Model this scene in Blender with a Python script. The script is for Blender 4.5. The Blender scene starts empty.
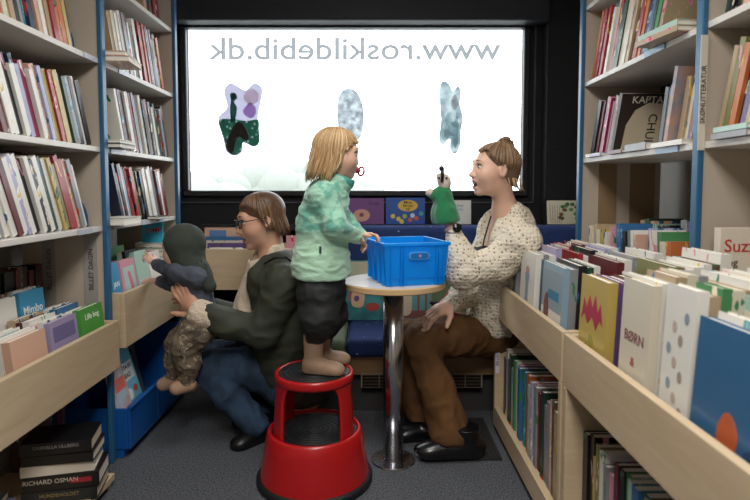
import bpy, bmesh, math, random
import numpy as np
from mathutils import Vector, Matrix, noise as mnoise
SC = bpy.context.scene
COL = SC.collection
R = math.radians
H = 1.11
PITCH = R(3.4)
F = 560.0
CX, CY = 372.0, 188 + F * math.tan(PITCH)

def P(px, py, d):
    u, v = (px - CX) / F, (py - CY) / F
    t = d / (math.cos(PITCH) - v * math.sin(PITCH))
    return Vector((u * t, d, H - t * (math.sin(PITCH) + v * math.cos(PITCH))))

def G(px, py, z):
    u, v = (px - CX) / F, (py - CY) / F
    t = (H - z) / (math.sin(PITCH) + v * math.cos(PITCH))
    return Vector((u * t, t * (math.cos(PITCH) - v * math.sin(PITCH)), z))

# ------------------------------------------------------------------ camera
cam = bpy.data.objects.new('camera', bpy.data.cameras.new('camera'))
COL.objects.link(cam)
cam.location = (0, 0, H)
cam.rotation_euler = (R(90) - PITCH, 0, 0)
cam.data.sensor_width = 36
cam.data.lens = 36 * F / 750
cam.data.shift_x = (375 - CX) / 750
cam.data.shift_y = (CY - 250) / 750
cam.data.clip_start = 0.02
cam.data.dof.use_dof = True
cam.data.dof.focus_distance = 2.3
cam.data.dof.aperture_fstop = 3.2
SC.camera = cam
SC.view_settings.view_transform = 'Standard'
SC.view_settings.look = 'None'
SC.view_settings.gamma = 1
SC.view_settings.use_curve_mapping = False
SC.view_settings.exposure = 0.0

# ------------------------------------------------------------------ materials
def lin(c):
    if isinstance(c, str):
        c = tuple(int(c[i:i + 2], 16) / 255 for i in (0, 2, 4))
    return tuple((x / 12.92 if x <= .04045 else ((x + .055) / 1.055) ** 2.4) for x in c) + (1,)

MATS = {}
def mat(name, col='808080', rough=.6, metal=0, bump=0, bscale=200, spec=.5, trans=0, sss=0, coat=0, var=None, vscale=8, sheen=0):
    if name in MATS: return MATS[name]
    m = bpy.data.materials.new(name); MATS[name] = m
    m.use_nodes = True
    nt = m.node_tree; b = nt.nodes['Principled BSDF']
    b.inputs['Base Color'].default_value = lin(col)
    b.inputs['Roughness'].default_value = rough
    b.inputs['Metallic'].default_value = metal
    b.inputs['Specular IOR Level'].default_value = spec
    b.inputs['Transmission Weight'].default_value = trans
    b.inputs['Subsurface Weight'].default_value = sss
    b.inputs['Subsurface Scale'].default_value = .01
    b.inputs['Coat Weight'].default_value = coat
    b.inputs['Sheen Weight'].default_value = sheen
    tc = nt.nodes.new('ShaderNodeTexCoord')
    if var:
        n = nt.nodes.new('ShaderNodeTexNoise'); n.inputs['Scale'].default_value = vscale; n.inputs['Detail'].default_value = 4
        r = nt.nodes.new('ShaderNodeValToRGB')
        r.color_ramp.elements[0].position = .38; r.color_ramp.elements[1].position = .62
        r.color_ramp.elements[0].color = lin(col); r.color_ramp.elements[1].color = lin(var)
        nt.links.new(tc.outputs['Object'], n.inputs['Vector'])
        nt.links.new(n.outputs['Fac'], r.inputs['Fac'])
        nt.links.new(r.outputs['Color'], b.inputs['Base Color'])
    if bump:
        n = nt.nodes.new('ShaderNodeTexNoise'); n.inputs['Scale'].default_value = bscale; n.inputs['Detail'].default_value = 3
        bp = nt.nodes.new('ShaderNodeBump'); bp.inputs['Strength'].default_value = bump; bp.inputs['Distance'].default_value = .01
        nt.links.new(tc.outputs['Object'], n.inputs['Vector'])
        nt.links.new(n.outputs['Fac'], bp.inputs['Height'])
        nt.links.new(bp.outputs['Normal'], b.inputs['Normal'])
    return m

def wood(name, c1, c2, sc=(1.2, 1.2, 30), rough=.45, coat=.1):
    if name in MATS: return MATS[name]
    m = mat(name, c1, rough, coat=coat)
    nt = m.node_tree; b = nt.nodes['Principled BSDF']; tc = nt.nodes['Texture Coordinate']
    mp = nt.nodes.new('ShaderNodeMapping'); mp.inputs['Scale'].default_value = sc
    n = nt.nodes.new('ShaderNodeTexNoise'); n.inputs['Scale'].default_value = 3; n.inputs['Detail'].default_value = 6; n.inputs['Distortion'].default_value = .6
    r = nt.nodes.new('ShaderNodeValToRGB')
    r.color_ramp.elements[0].position = .3; r.color_ramp.elements[1].position = .7
    r.color_ramp.elements[0].color = lin(c1); r.color_ramp.elements[1].color = lin(c2)
    nt.links.new(tc.outputs['Object'], mp.inputs['Vector']); nt.links.new(mp.outputs['Vector'], n.inputs['Vector'])
    nt.links.new(n.outputs['Fac'], r.inputs['Fac']); nt.links.new(r.outputs['Color'], b.inputs['Base Color'])
    return m

def dots(name, base, dot, scale, size, rough=.8, third=None, bump=0, rnd=1.0, metric=None):
    """voronoi dots of one colour on a base colour"""
    if name in MATS: return MATS[name]
    m = mat(name, base, rough)
    nt = m.node_tree; b = nt.nodes['Principled BSDF']; tc = nt.nodes['Texture Coordinate']
    v = nt.nodes.new('ShaderNodeTexVoronoi'); v.inputs['Scale'].default_value = scale; v.inputs['Randomness'].default_value = rnd
    r = nt.nodes.new('ShaderNodeValToRGB')
    r.color_ramp.elements[0].position = size; r.color_ramp.elements[1].position = size * 1.15
    r.color_ramp.elements[0].color = lin(dot); r.color_ramp.elements[1].color = lin(base)
    nt.links.new(tc.outputs['Object'], v.inputs['Vector'])
    nt.links.new(v.outputs['Distance'], r.inputs['Fac'])
    nt.links.new(r.outputs['Color'], b.inputs['Base Color'])
    if bump:
        bp = nt.nodes.new('ShaderNodeBump'); bp.inputs['Strength'].default_value = bump; bp.inputs['Distance'].default_value = .006
        nt.links.new(v.outputs['Distance'], bp.inputs['Height']); nt.links.new(bp.outputs['Normal'], b.inputs['Normal'])
    return m

ply = wood('birch_ply', 'cdb899', 'c2ab89', (1.5, 1.5, 14))
plyedge = mat('ply_edge', 'cbb798', .5)
beige = mat('beige_laminate', 'b9ac9c', .5, bump=.03, bscale=80)
shelfm = mat('shelf_white', 'd4cfc8', .4)
shelfdk = mat('shelf_under', '8f8a84', .6)
bluem = mat('blue_steel', '2c5f83', .4)
binm = mat('blue_bin', '12539b', .4, coat=.2)
greym = mat('grey_panel', '9b9892', .5)
blackm = mat('black_trim', '0c0d10', .45)
wallm = mat('dark_wall', '17181c', .85, bump=.3, bscale=300)
steelm = mat('chrome', 'c0c0c4', .2, 1)
pagem = mat('paper', 'ece6da', .8)
page2 = mat('paper_cream', 'dccfb4', .8)
redm = mat('red_steel', 'b41317', .32, coat=.3)
rubber = mat('black_rubber', '16171a', .55, bump=.2, bscale=150)
whitem = mat('white', 'f0efec', .6)

# ------------------------------------------------------------------ objects
def tag(o, label=None, cat=None, group=None, kind=None):
    if label: o['label'] = label
    if cat: o['category'] = cat
    if group: o['group'] = group
    if kind: o['kind'] = kind
    return o

def empty(name, loc, label=None, cat=None, group=None, kind=None, rot=(0, 0, 0)):
    o = bpy.data.objects.new(name, None); COL.objects.link(o)
    o.location = loc; o.rotation_euler = rot; o.empty_display_size = .05
    return tag(o, label, cat, group, kind)

def link(name, me, ms, parent=None):
    o = bpy.data.objects.new(name, me)
    if not isinstance(ms, (list, tuple)): ms = [ms]
    if not me.materials:
        for m in ms: me.materials.append(m)
    COL.objects.link(o)
    if parent:
        o.parent = parent
    return o

def wparent(o, parent):
    """parent, keeping world placement"""
    bpy.context.view_layer.update()
    o.parent = parent
    o.matrix_parent_inverse = parent.matrix_world.inverted()
    return o

def smooth(me, on=True):
    me.polygons.foreach_set('use_smooth', [on] * len(me.polygons))

class MB:
    def __init__(self): self.bm = bmesh.new(); self.mi = 0
    def _set(self, faces):
        for f in faces: f.material_index = self.mi
    def box(self, a, b, M=None):
        x0, y0, z0 = a; x1, y1, z1 = b
        vs = [self.bm.verts.new(p) for p in [(x0, y0, z0), (x1, y0, z0), (x1, y1, z0), (x0, y1, z0), (x0, y0, z1), (x1, y0, z1), (x1, y1, z1), (x0, y1, z1)]]
        if M is not None:
            for v in vs: v.co = M @ v.co
        fs = [self.bm.faces.new([vs[i] for i in q]) for q in [(3, 2, 1, 0), (4, 5, 6, 7), (0, 1, 5, 4), (1, 2, 6, 5), (2, 3, 7, 6), (3, 0, 4, 7)]]
        self._set(fs); return self
    def lathe(self, prof, c=(0, 0, 0), n=32, M=None, cap=True):
        rings = []
        for r, z in prof:
            rings.append([self.bm.verts.new((c[0] + r * math.cos(2 * math.pi * i / n), c[1] + r * math.sin(2 * math.pi * i / n), c[2] + z)) for i in range(n)])
        if M is not None:
            for rg in rings:
                for v in rg: v.co = M @ v.co
        fs = []
        for a, b in zip(rings, rings[1:]):
            for i in range(n): fs.append(self.bm.faces.new([a[i], a[(i + 1) % n], b[(i + 1) % n], b[i]]))
        if cap:
            if prof[0][0] > 1e-5: fs.append(self.bm.faces.new(rings[0][::-1]))
            if prof[-1][0] > 1e-5: fs.append(self.bm.faces.new(rings[-1]))
        self._set(fs); return self
    def tube(self, pts, rad, n=8, flat=1.0):
        pts = [Vector(p) for p in pts]
        if not isinstance(rad, (list, tuple)): rad = [rad] * len(pts)
        rings = []; up = None
        for i, p in enumerate(pts):
            t = (pts[min(i + 1, len(pts) - 1)] - pts[max(i - 1, 0)])
            if t.length < 1e-9: t = Vector((0, 0, 1))
            t.normalize()
            if up is None:
                up = Vector((0, 0, 1)) if abs(t.z) < .9 else Vector((1, 0, 0))
            s = t.cross(up)
            if s.length < 1e-6: s = t.orthogonal()
            s.normalize(); up = s.cross(t).normalized()
            rings.append([self.bm.verts.new(p + (s * math.cos(2 * math.pi * k / n) + up * math.sin(2 * math.pi * k / n) * flat) * rad[i]) for k in range(n)])
        fs = []
        for a, b in zip(rings, rings[1:]):
            for i in range(n): fs.append(self.bm.faces.new([a[i], a[(i + 1) % n], b[(i + 1) % n], b[i]]))
        fs.append(self.bm.faces.new(rings[0][::-1])); fs.append(self.bm.faces.new(rings[-1]))
        self._set(fs); return self
    def prism(self, pts, y0, y1, M=None):
        """polygon in x,z extruded along y"""
        a = [self.bm.verts.new((p[0], y0, p[1])) for p in pts]; b = [self.bm.verts.new((p[0], y1, p[1])) for p in pts]
        if M is not None:
            for v in a + b: v.co = M @ v.co
        n = len(pts); fs = [self.bm.faces.new(a), self.bm.faces.new(b[::-1])]
        for i in range(n): fs.append(self.bm.faces.new([a[(i + 1) % n], a[i], b[i], b[(i + 1) % n]]))
        self._set(fs); return self
    def ball(self, c, r, M=None, n=16):
        if not isinstance(r, (list, tuple)): r = (r, r, r)
        prof = [(max(1e-4, math.sin(math.pi * i / 10)), -math.cos(math.pi * i / 10)) for i in range(11)]
        S = Matrix.Translation(c) @ (M if M is not None else Matrix()) @ Matrix.Diagonal((r[0], r[1], r[2], 1))
        return self.lathe(prof, n=n, M=S)
    def build(self, name, ms, parent=None, bevel=0, sm=False, seg=2, loc=None):
        bmesh.ops.recalc_face_normals(self.bm, faces=self.bm.faces)
        if loc is not None:
            L = Vector(loc)
            for v in self.bm.verts: v.co -= L
        me = bpy.data.meshes.new(name); self.bm.to_mesh(me); self.bm.free()
        if sm: smooth(me)
        o = link(name, me, ms, parent)
        if loc is not None: o.location = loc
        if bevel:
            md = o.modifiers.new('bevel', 'BEVEL'); md.width = bevel; md.segments = seg; md.limit_method = 'ANGLE'; md.angle_limit = R(35)
        return o

def text(name, s, size, M, m, parent=None, ext=.0006, bold=0, align='CENTER', sx=1.0):
    cu = bpy.data.curves.new(name, 'FONT'); cu.body = s; cu.size = size; cu.extrude = ext; cu.offset = bold
    cu.align_x = align; cu.align_y = 'CENTER'; cu.resolution_u = 3
    t = bpy.data.objects.new(name, cu); COL.objects.link(t)
    me = bpy.data.meshes.new_from_object(t.evaluated_get(bpy.context.evaluated_depsgraph_get()))
    bpy.data.objects.remove(t); bpy.data.curves.remove(cu)
    me.materials.clear()
    o = link(name, me, m, parent)
    if parent is None: o.matrix_world = M @ Matrix.Diagonal((sx, 1, 1, 1))
    else: o.matrix_basis = M @ Matrix.Diagonal((sx, 1, 1, 1))
    return o

def basis(x, y, z, o=(0, 0, 0)):
    """4x4 with given columns"""
    return Matrix(((x[0], y[0], z[0], o[0]), (x[1], y[1], z[1], o[1]), (x[2], y[2], z[2], o[2]), (0, 0, 0, 1)))

# ------------------------------------------------------------------ the vehicle body
def struct(name, mb, m, **k):
    return tag(mb.build(name, m, **k), kind='structure')
carpet = mat('carpet', '3a3c40', .95, bump=.6, bscale=260, var='6b6f76', vscale=160)
struct('floor', MB().box((-1.6, -1.6, -.05), (1.6, 3.6, 0)), carpet)
struct('ceiling', MB().box((-1.6, -1.6, 2.42), (1.6, 3.6, 2.47)), mat('ceiling_panel', 'bdbab4', .7))
struct('wall_left', MB().box((-1.5, -1.6, 0), (-1.42, 3.6, 2.42)), mat('side_wall', '8c8882', .7))
struct('wall_right', MB().box((1.40, -1.6, 0), (1.48, 3.6, 2.42)), mat('side_wall', '8c8882', .7))
struct('wall_front', MB().box((-1.5, -1.6, 0), (1.48, -1.5, 2.42)), mat('side_wall', '8c8882', .7))
WX0, WX1 = P(188.5, 110, 3.40).x, P(522, 110, 3.40).x
WZ0, WZ1 = P(300, 190.5, 3.40).z, P(300, 29, 3.40).z
wb = MB()
wb.box((-1.42, 3.40, 0), (1.40, 3.424, WZ0)); wb.box((-1.42, 3.40, WZ1), (1.40, 3.424, 2.42))
wb.box((-1.42, 3.40, WZ0), (WX0, 3.424, WZ1)); wb.box((WX1, 3.40, WZ0), (1.40, 3.424, WZ1))
struct('wall_back', wb, wallm)
fr = MB()
t = .035
fr.box((WX0 - t, 3.37, WZ0 - t), (WX1 + t, 3.41, WZ0)); fr.box((WX0 - t, 3.37, WZ1), (WX1 + t, 3.41, WZ1 + t))
fr.box((WX0 - t, 3.37, WZ0), (WX0, 3.41, WZ1)); fr.box((WX1, 3.37, WZ0), (WX1 + t, 3.41, WZ1))
struct('window_1', fr, blackm, bevel=.006)
win = bpy.data.objects['window_1']
# outer gasket with the faint light line
g = MB(); t2 = .075
for a, b in (((WX0 - t2, 3.385, WZ0 - t2), (WX0 - t2 + .006, 3.399, WZ1 + .02)), ((WX1 + t2 - .006, 3.385, WZ0 - t2), (WX1 + t2, 3.399, WZ1 + .02)), ((WX0 - t2, 3.385, WZ0 - t2), (WX1 + t2, 3.399, WZ0 - t2 + .006))):
    g.box(a, b)
g.build('window_gasket', mat('gasket_grey', '4a4d52', .4), win)
gm = bpy.data.materials.new('window_glass'); gm.use_nodes = True
nt = gm.node_tree; nt.nodes.clear()
o_ = nt.nodes.new('ShaderNodeOutputMaterial'); mx = nt.nodes.new('ShaderNodeMixShader'); tr = nt.nodes.new('ShaderNodeBsdfTransparent'); gl = nt.nodes.new('ShaderNodeBsdfGlossy')
gl.inputs['Roughness'].default_value = .02; mx.inputs[0].default_value = .05
tr.inputs['Color'].default_value = (.95, .97, .98, 1)
nt.links.new(tr.outputs[0], mx.inputs[1]); nt.links.new(gl.outputs[0], mx.inputs[2]); nt.links.new(mx.outputs[0], o_.inputs[0])
MB().box((WX0 - .01, 3.426, WZ0 - .01), (WX1 + .01, 3.431, WZ1 + .01)).build('glass_pane', gm, win)
# blind box over the window
struct('trim_1', MB().box((-1.15, 3.26, WZ1 + .012), (1.02, 3.398, 2.42)), mat('blind_box', '14161f', .6), bevel=.01)
struct('trim_2', MB().box((1.02, 3.30, .4), (1.4, 3.399, 2.42)), mat('side_lining', '1b1b1d', .95, bump=.5, bscale=120))
struct('trim_3', MB().box((-1.42, 3.30, .4), (WX0 - .085, 3.395, 2.42)), mat('side_lining', '1b1b1d', .95, bump=.5, bscale=120))
# lettering on the glass, reads from outside
tw = text('window_lettering', 'www.roskildebib.dk', .186, basis((-1, 0, 0), (0, 0, 1), (0, 1, 0), ((P(355, 50, 3.424).x), 3.421, P(355, 50, 3.424).z)), mat('grey_vinyl', '8f9194', .7), ext=.0008, bold=.0028)
dx = max(v.co.x for v in tw.data.vertices) - min(v.co.x for v in tw.data.vertices)
want = P(502, 50, 3.424).x - P(209, 50, 3.424).x
tw.matrix_world = tw.matrix_world @ Matrix.Diagonal((want / dx, 1, 1, 1))
tag(tw, 'grey mirrored web address lettering across the top of the window glass', 'lettering')

# stickers on the glass
def vinyl(m, f=.8, gam=1.0):
    clear = 0
    nt = m.node_tree; b = nt.nodes['Principled BSDF']; out = nt.nodes['Material Output']
    tl = nt.nodes.new('ShaderNodeBsdfTranslucent'); mx = nt.nodes.new('ShaderNodeMixShader'); mx.inputs[0].default_value = f
    l = [k for k in nt.links if k.to_socket == b.inputs['Base Color']]
    gm_ = nt.nodes.new('ShaderNodeGamma'); gm_.inputs[1].default_value = gam; nt.links.new(gm_.outputs[0], tl.inputs['Color'])
    if l: nt.links.new(l[0].from_socket, gm_.inputs[0])
    else: gm_.inputs[0].default_value = b.inputs['Base Color'].default_value
    nt.links.new(b.outputs[0], mx.inputs[1]); nt.links.new(tl.outputs[0], mx.inputs[2])
    last = mx
    if clear:
        tp = nt.nodes.new('ShaderNodeBsdfTransparent'); m2 = nt.nodes.new('ShaderNodeMixShader'); m2.inputs[0].default_value = clear
        nt.links.new(mx.outputs[0], m2.inputs[1]); nt.links.new(tp.outputs[0], m2.inputs[2]); last = m2
    nt.links.new(last.outputs[0], out.inputs['Surface'])
def blob_outline(pts, n=6):
    out = []; N = len(pts)
    for i in range(N):
        p0, p1, p2, p3 = (Vector(pts[(i + k) % N]) for k in (-1, 0, 1, 2))
        for k in range(n):
            t = k / n
            out.append(.5 * ((2 * p1) + (-p0 + p2) * t + (2 * p0 - 5 * p1 + 4 * p2 - p3) * t * t + (-p0 + 3 * p1 - 3 * p2 + p3) * t ** 3))
    return out
def px_poly(pts, d=3.42):
    return [((q := P(x, y, d)).x, q.z) for x, y in pts]
def sticker(pts, m, label, name='window_sticker'):
    o = MB().prism(blob_outline(px_poly(pts)), 3.4215, 3.4235).build(name, m)
    return tag(o, label, 'sticker')
def piece(name, pts, m, par, y=3.4195, rounded=True):
    q = px_poly(pts)
    return MB().prism(blob_outline(q) if rounded else q, y, 3.4214).build(name, m, par)
s1 = sticker([(224, 91), (230, 83), (239, 87), (246, 90), (254, 83), (262, 88), (261, 100), (258, 116), (259, 130), (259, 143), (253, 147), (243, 143), (242, 152), (234, 156), (226, 151), (223, 139), (218, 121), (221, 114), (227, 107)],
             mat('sticker_lilac', 'aeacba', .8), 'colourful wavy edged fairy tale sticker, leftmost on the window')
zb = [(219, 121), (233, 119), (246, 121), (258, 120), (259, 130), (259, 143), (253, 146), (243, 142), (241, 151), (234, 155), (227, 150), (224, 138)]
piece('sticker_meadow', zb, dots('meadow_dots', '1e5a3c', '9fc4a8', 32, .22), s1, 3.4205)
piece('sticker_unicorn', [(238, 122), (243, 124), (249, 136), (246, 141), (239, 137), (235, 144), (233, 154), (226, 149), (228, 138), (233, 127)], mat('sticker_pink', 'd3a7ab', .8), s1, 3.419)
piece('sticker_boy', [(230, 94), (235, 93), (237, 98), (234, 102), (237, 108), (235, 120), (231, 120), (230, 108), (231, 101)], mat('sticker_dkgreen', '23493a', .8), s1, 3.4195)
piece('sticker_flower', [(250, 103), (255, 107), (256, 113), (252, 118), (246, 116), (243, 111), (246, 106)], mat('sticker_violet', '8a5a9a', .8), s1, 3.4195)
piece('sticker_fairy', [(247, 91), (253, 89), (259, 95), (256, 103), (248, 104), (243, 97)], mat('sticker_peach', 'b98f92', .8), s1, 3.4195)
s2 = sticker([(338, 100), (342, 91), (350, 88), (357, 92), (362, 102), (364, 116), (363, 128), (360, 138), (352, 142), (344, 138), (338, 126), (337, 112)],
             mat('sticker_pale', 'bcc0c4', .8, var='dcdfe0', vscale=26), 'pale oval sticker in the middle of the window above the child')
s3 = sticker([(440, 86), (444, 81), (449, 84), (453, 91), (458, 86), (461, 92), (460, 104), (463, 118), (461, 130), (460, 146), (455, 154), (450, 148), (450, 138), (443, 145), (439, 138), (441, 122), (440, 104)],
             mat('sticker_blue', 'a6b0b4', .8, var='c8cfd0', vscale=22), 'pale blue-grey wavy sticker, rightmost on the window')
piece('sticker_shape', [(445, 118), (450, 112), (453, 122), (457, 116), (459, 130), (456, 148), (451, 140), (445, 138)], dots('pale_speck', '93aab0', 'c9d5d8', 60, .25), s3, 3.420)
piece('sticker_shape', [(452, 98), (456, 95), (458, 104), (455, 110), (451, 106)], mat('sticker_rose', 'b9aab0', .8), s3, 3.420)

for k, v in (('sticker_lilac', (.85, .8)), ('meadow_dots', (.9, .42)), ('sticker_pink', (.95, .1)), ('sticker_dkgreen', (.9, .4)), ('sticker_violet', (.95, .3)), ('sticker_peach', (.95, .2)),
             ('sticker_pale', (.85, 1.5)), ('sticker_blue', (.85, 1.15)), ('pale_speck', (.9, .25)), ('sticker_rose', (.9, .3)), ('grey_vinyl', (.85, .6))):
    vinyl(MATS[k], *v)
# outside: pale yard and a hazy line of trees
struct('ground', MB().box((-40, 3.7, -1.0), (40, 60, -.95)), mat('yard', 'c9ccc8', .9))
for k, (x, y, s) in enumerate([(-8.6, 28, 2.5), (-6.5, 38, 3.4), (-1.4, 30, 2.2)]):
    tm = MB()
    for j in range(18):
        a = j * 2.4
        tm.ball((x + math.cos(a) * s * .7, y + math.sin(a) * s * .4, -.6 + (j % 4) * .32 * s / 2.5 + (s * .25 if j < 9 else -.1)), (s * .55, s * .5, s * .42))
    t_ = tm.build('bush', mat('far_foliage', '888d86', .9), sm=True)
    tag(t_, 'pale washed out bush far outside the window, %s' % ['on the left', 'in the middle', 'nearest the window centre'][k], 'bush', 'bushes outside')
w = bpy.data.worlds.new('world'); SC.world = w; w.use_nodes = True
nt = w.node_tree; bg = nt.nodes['Background']
bg.inputs['Color'].default_value = (.97, .985, 1, 1); bg.inputs['Strength'].default_value = 5.0

def lamp(name, loc, size, energy, col=(1, .96, .9), rot=(0, 0, 0)):
    l = bpy.data.lights.new(name, 'AREA'); l.shape = 'RECTANGLE'; l.size, l.size_y = size; l.energy = energy; l.color = col
    o = bpy.data.objects.new(name, l); o.location = loc; o.rotation_euler = rot; COL.objects.link(o); return o
for k, y in enumerate((-.2, 1.35)):
    h = MB().box((-.36, y - .56, 2.385), (.36, y + .56, 2.42)).build('ceiling_light', whitem, bevel=.005)
    tag(h, 'flat white ceiling light panel over the aisle, %s' % ('behind the camera' if k == 0 else 'above the step stool'), 'ceiling light')
    lamp('ceiling_lamp', (0, y, 2.37), (.66, 1.05), 46 if k == 0 else 20, (1, .965, .92))
# ------------------------------------------------------------------ bookcases
ORD = ['', 'first', 'second', 'third', 'fourth', 'fifth', 'sixth', 'seventh', 'eighth', 'ninth', 'tenth', 'eleventh', 'twelfth', 'thirteenth', 'fourteenth', 'fifteenth', 'sixteenth', 'seventeenth', 'eighteenth', 'nineteenth', 'twentieth', 'twenty-first', 'twenty-second', 'twenty-third', 'twenty-fourth', 'twenty-fifth', 'twenty-sixth', 'twenty-seventh', 'twenty-eighth', 'twenty-ninth', 'thirtieth', 'thirty-first', 'thirty-second']
LX, LD = -1.06, .32          # left bookcase front and depth
RX, RD = .97, .36
LZ = [.96, 1.27, 1.61, 1.95]
RZ = [1.245, 1.59, 1.93]
def upright_unused(par, x0, x1, y, z0, z1, front):
    """panel across x0..x1 at depth y; blue steel post at the front edge"""
    a, b = min(x0, x1), max(x0, x1)
    MB().box((a, y - .011, z0), (b, y + .011, z1)).build('side_panel', beige, par)
    s = -1 if front == a else 1
    f0 = front; f1 = front + (.022 if front < 0 else -.022)
    MB().box((min(f0, f1), y - .015, 0), (max(f0, f1), y + .015, 2.40)).build('post', bluem, par, bevel=.003)
def case_shelf(par, x0, x1, y0, y1, z, front):
    a, b = min(x0, x1), max(x0, x1)
    MB().box((a, y0, z - .022), (b, y1, z)).build('shelf', shelfm, par, bevel=.002)

def bookcase(front, depth, y0, y1, zs, label, grp, side, low, ups):
    e = empty('bookcase', (front + (-depth / 2 if front < 0 else depth / 2), (y0 + y1) / 2, 0), label, 'bookcase', grp)
    def b(mb, nm, m, **k): return wparent(mb.build(nm, m, **k), e)
    back = front - depth if front < 0 else front + depth
    for yy in ups:
        b(MB().box((min(front, back), yy - .011, low), (max(front, back), yy + .011, 2.41)), 'side_panel', beige)
        f1 = front + (.018 if front < 0 else -.018)
        b(MB().box((min(front, f1), yy - .016, 0), (max(front, f1), yy + .016, 2.41)), 'post', bluem, bevel=.003)
    for z in zs:
        b(MB().box((min(front, back), y0 + .012, z - .02), (max(front, back), y1 - .012, z)), 'shelf', shelfm, bevel=.002)
    if front > 0:
        b(MB().box((front + .02, y0 + .012, .69), (back - .012, y1 - .012, .712)), 'shelf', beige, bevel=.002)
    bx = (back, back + .012) if front < 0 else (back - .012, back)
    b(MB().box((bx[0], y0, zs[0] - .02), (bx[1], y1, 2.41)), 'back_panel', mat('back_panel', '4a4743', .7))
    return e
LA, LB, LC = 1.36, 2.21, 3.03
bl1 = bookcase(LX, LD, LA, LB, LZ, 'tall beige bookcase with blue posts, nearest the viewer on the left', 'bookcases along the left wall', 'left', .40, (LA, LB))
bl2 = bookcase(LX, LD, LB + .016, LC, LZ, 'tall beige bookcase with blue posts on the left beside the window', 'bookcases along the left wall', 'left', .46, (LC,))
RA, RB_, RC = .70, 1.66, 2.60
br1 = bookcase(RX, RD, RA, RB_, RZ, 'tall beige bookcase with blue posts, nearest the viewer on the right', 'bookcases along the right wall', 'right', .70, (RA, RB_))
br2 = bookcase(RX, RD, RB_ + .016, RC, RZ, 'tall beige bookcase with blue posts on the right beside the window', 'bookcases along the right wall', 'right', .70, (RC,))
for xa, xb, mm in ((1.045, 1.125, mat('cheek_brown', '8a7153', .6)), (1.19, 1.30, mat('cheek_brown', '8a7153', .6))):
    wparent(MB().box((xa, RC - .020, .715), (xb, RC - .0115, 1.22)).build('inner_panel', mm), br2)
# narrow lettered cheeks of the left cases
for i, (xa, d) in enumerate(((-1.085, 2.196), (-1.25, 2.196))):
    c = wparent(MB().box((xa - .05, d - .002, .64), (xa, d + .001, .935)).build('lettered_strip', greym), bl1)
    wparent(text('strip_text', 'BILLET DAGIN', .026, basis((0, 0, 1), (-1, 0, 0), (0, -1, 0), (xa - .022, d - .004, .79)), mat('ink_dark', '5a4a48', .7)), c)
c = wparent(MB().box((.9485, 1.640, 1.22), (.9685, 1.643, 1.55)).build('shelf_label', mat('label_cream', 'c9c2b2', .6)), br2)
wparent(text('label_text', 'SKØNLITTERATUR', .02, basis((0, 0, 1), (-1, 0, 0), (0, -1, 0), (.9585, 1.6385, 1.38)), mat('ink_dark', '5a4a48', .7)), c)

# ---- browse troughs
def trough(x0, x1, y0, y1, z0, z1, label, dirfront=1, floor_up=0, ends=(1, 1), grp=None, cat='book box'):
    """open topped box; front panel at x0 (x0 nearer the aisle)"""
    t = .02
    e = empty('browse_box', ((x0 + x1) / 2, (y0 + y1) / 2, z0), label, cat, grp)
    s = 1 if x1 > x0 else -1
    wparent(MB().box((min(x0, x0 + s * t), y0, z0), (max(x0, x0 + s * t), y1, z1)).build('front_panel', ply, bevel=.003), e)
    wparent(MB().box((min(x1, x1 - s * t), y0, z0), (max(x1, x1 - s * t), y1, z1 + .02)).build('rear_panel', ply, bevel=.002), e)
    for k, yy in enumerate((y0, y1 - t)):
        if ends[k]:
            wparent(MB().box((min(x0 + s * t, x1 - s * t), yy, z0), (max(x0 + s * t, x1 - s * t), yy + t, z1)).build('end_panel', ply, bevel=.002), e)
    wparent(MB().box((min(x0 + s * t, x1 - s * t), y0 + t, z0), (max(x0 + s * t, x1 - s * t), y1 - t, z0 + .015)).build('bottom_panel', ply), e)
    return e
TX = .557; RISE = .20
tz1 = .69; tz0 = .535
tr1 = trough(TX, RX - .025, 1.62, 2.52, tz0, tz1, 'light wood browsing box by the seated woman', grp='browsing boxes on the right')
tr2 = trough(TX, RX - .025, .66, 1.60, tz0, tz1, 'light wood browsing box nearest the viewer on the right', grp='browsing boxes on the right')
# low shelves under the right troughs
for t_, y0, y1 in ((tr1, 1.64, 2.50), (tr2, .68, 1.58)):
    m_ = MB().prism([(TX + .021, tz0 + .0155), (RX - .046, tz0 + .0155), (RX - .046, tz0 + .0155 + RISE * (RX - .046 - TX - .021)), (TX + .021, tz0 + .0158)], y0 + .001, y1 - .001)
    wparent(m_.build('sloping_base', ply), t_)
def lowcase(y0, y1, label):
    e = empty('low_bookcase', ((TX + RX) / 2, (y0 + y1) / 2, 0), label, 'bookcase', 'low bookcases on the right')
    for yy in (y0, y1 - .024):
        wparent(MB().box((TX, yy, .03), (RX - .03, yy + .024, tz0 - .001)).build('side_panel', ply, bevel=.002), e)
    wparent(MB().box((TX, y0 + .024, .03), (TX + .024, y1 - .024, .115)).build('base_rail', ply, bevel=.002), e)
    wparent(MB().box((TX + .024, y0 + .024, .06), (RX - .03, y1 - .024, .09)).build('base_shelf', ply), e)
    wparent(MB().box((RX - .05, y0 + .024, .09), (RX - .03, y1 - .024, tz0 - .002)).build('back_panel', mat('back_dark', '3c3833', .7)), e)
    wparent(MB().box((TX + .05, y0 + .03, 0), (RX - .06, y1 - .03, .06)).build('plinth', blackm), e)
    return e
lc1 = lowcase(1.62, 2.52, 'low light wood bookcase full of thin books, under the box by the woman')
lc2 = lowcase(.66, 1.60, 'low light wood bookcase with mixed books, nearest the viewer at bottom right')
c = wparent(MB().box((TX + .002, 2.492, .27), (TX + .020, 2.4955, .47)).build('shelf_label', mat('label_lilac', 'd9d2d8', .6)), lc1)
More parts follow.
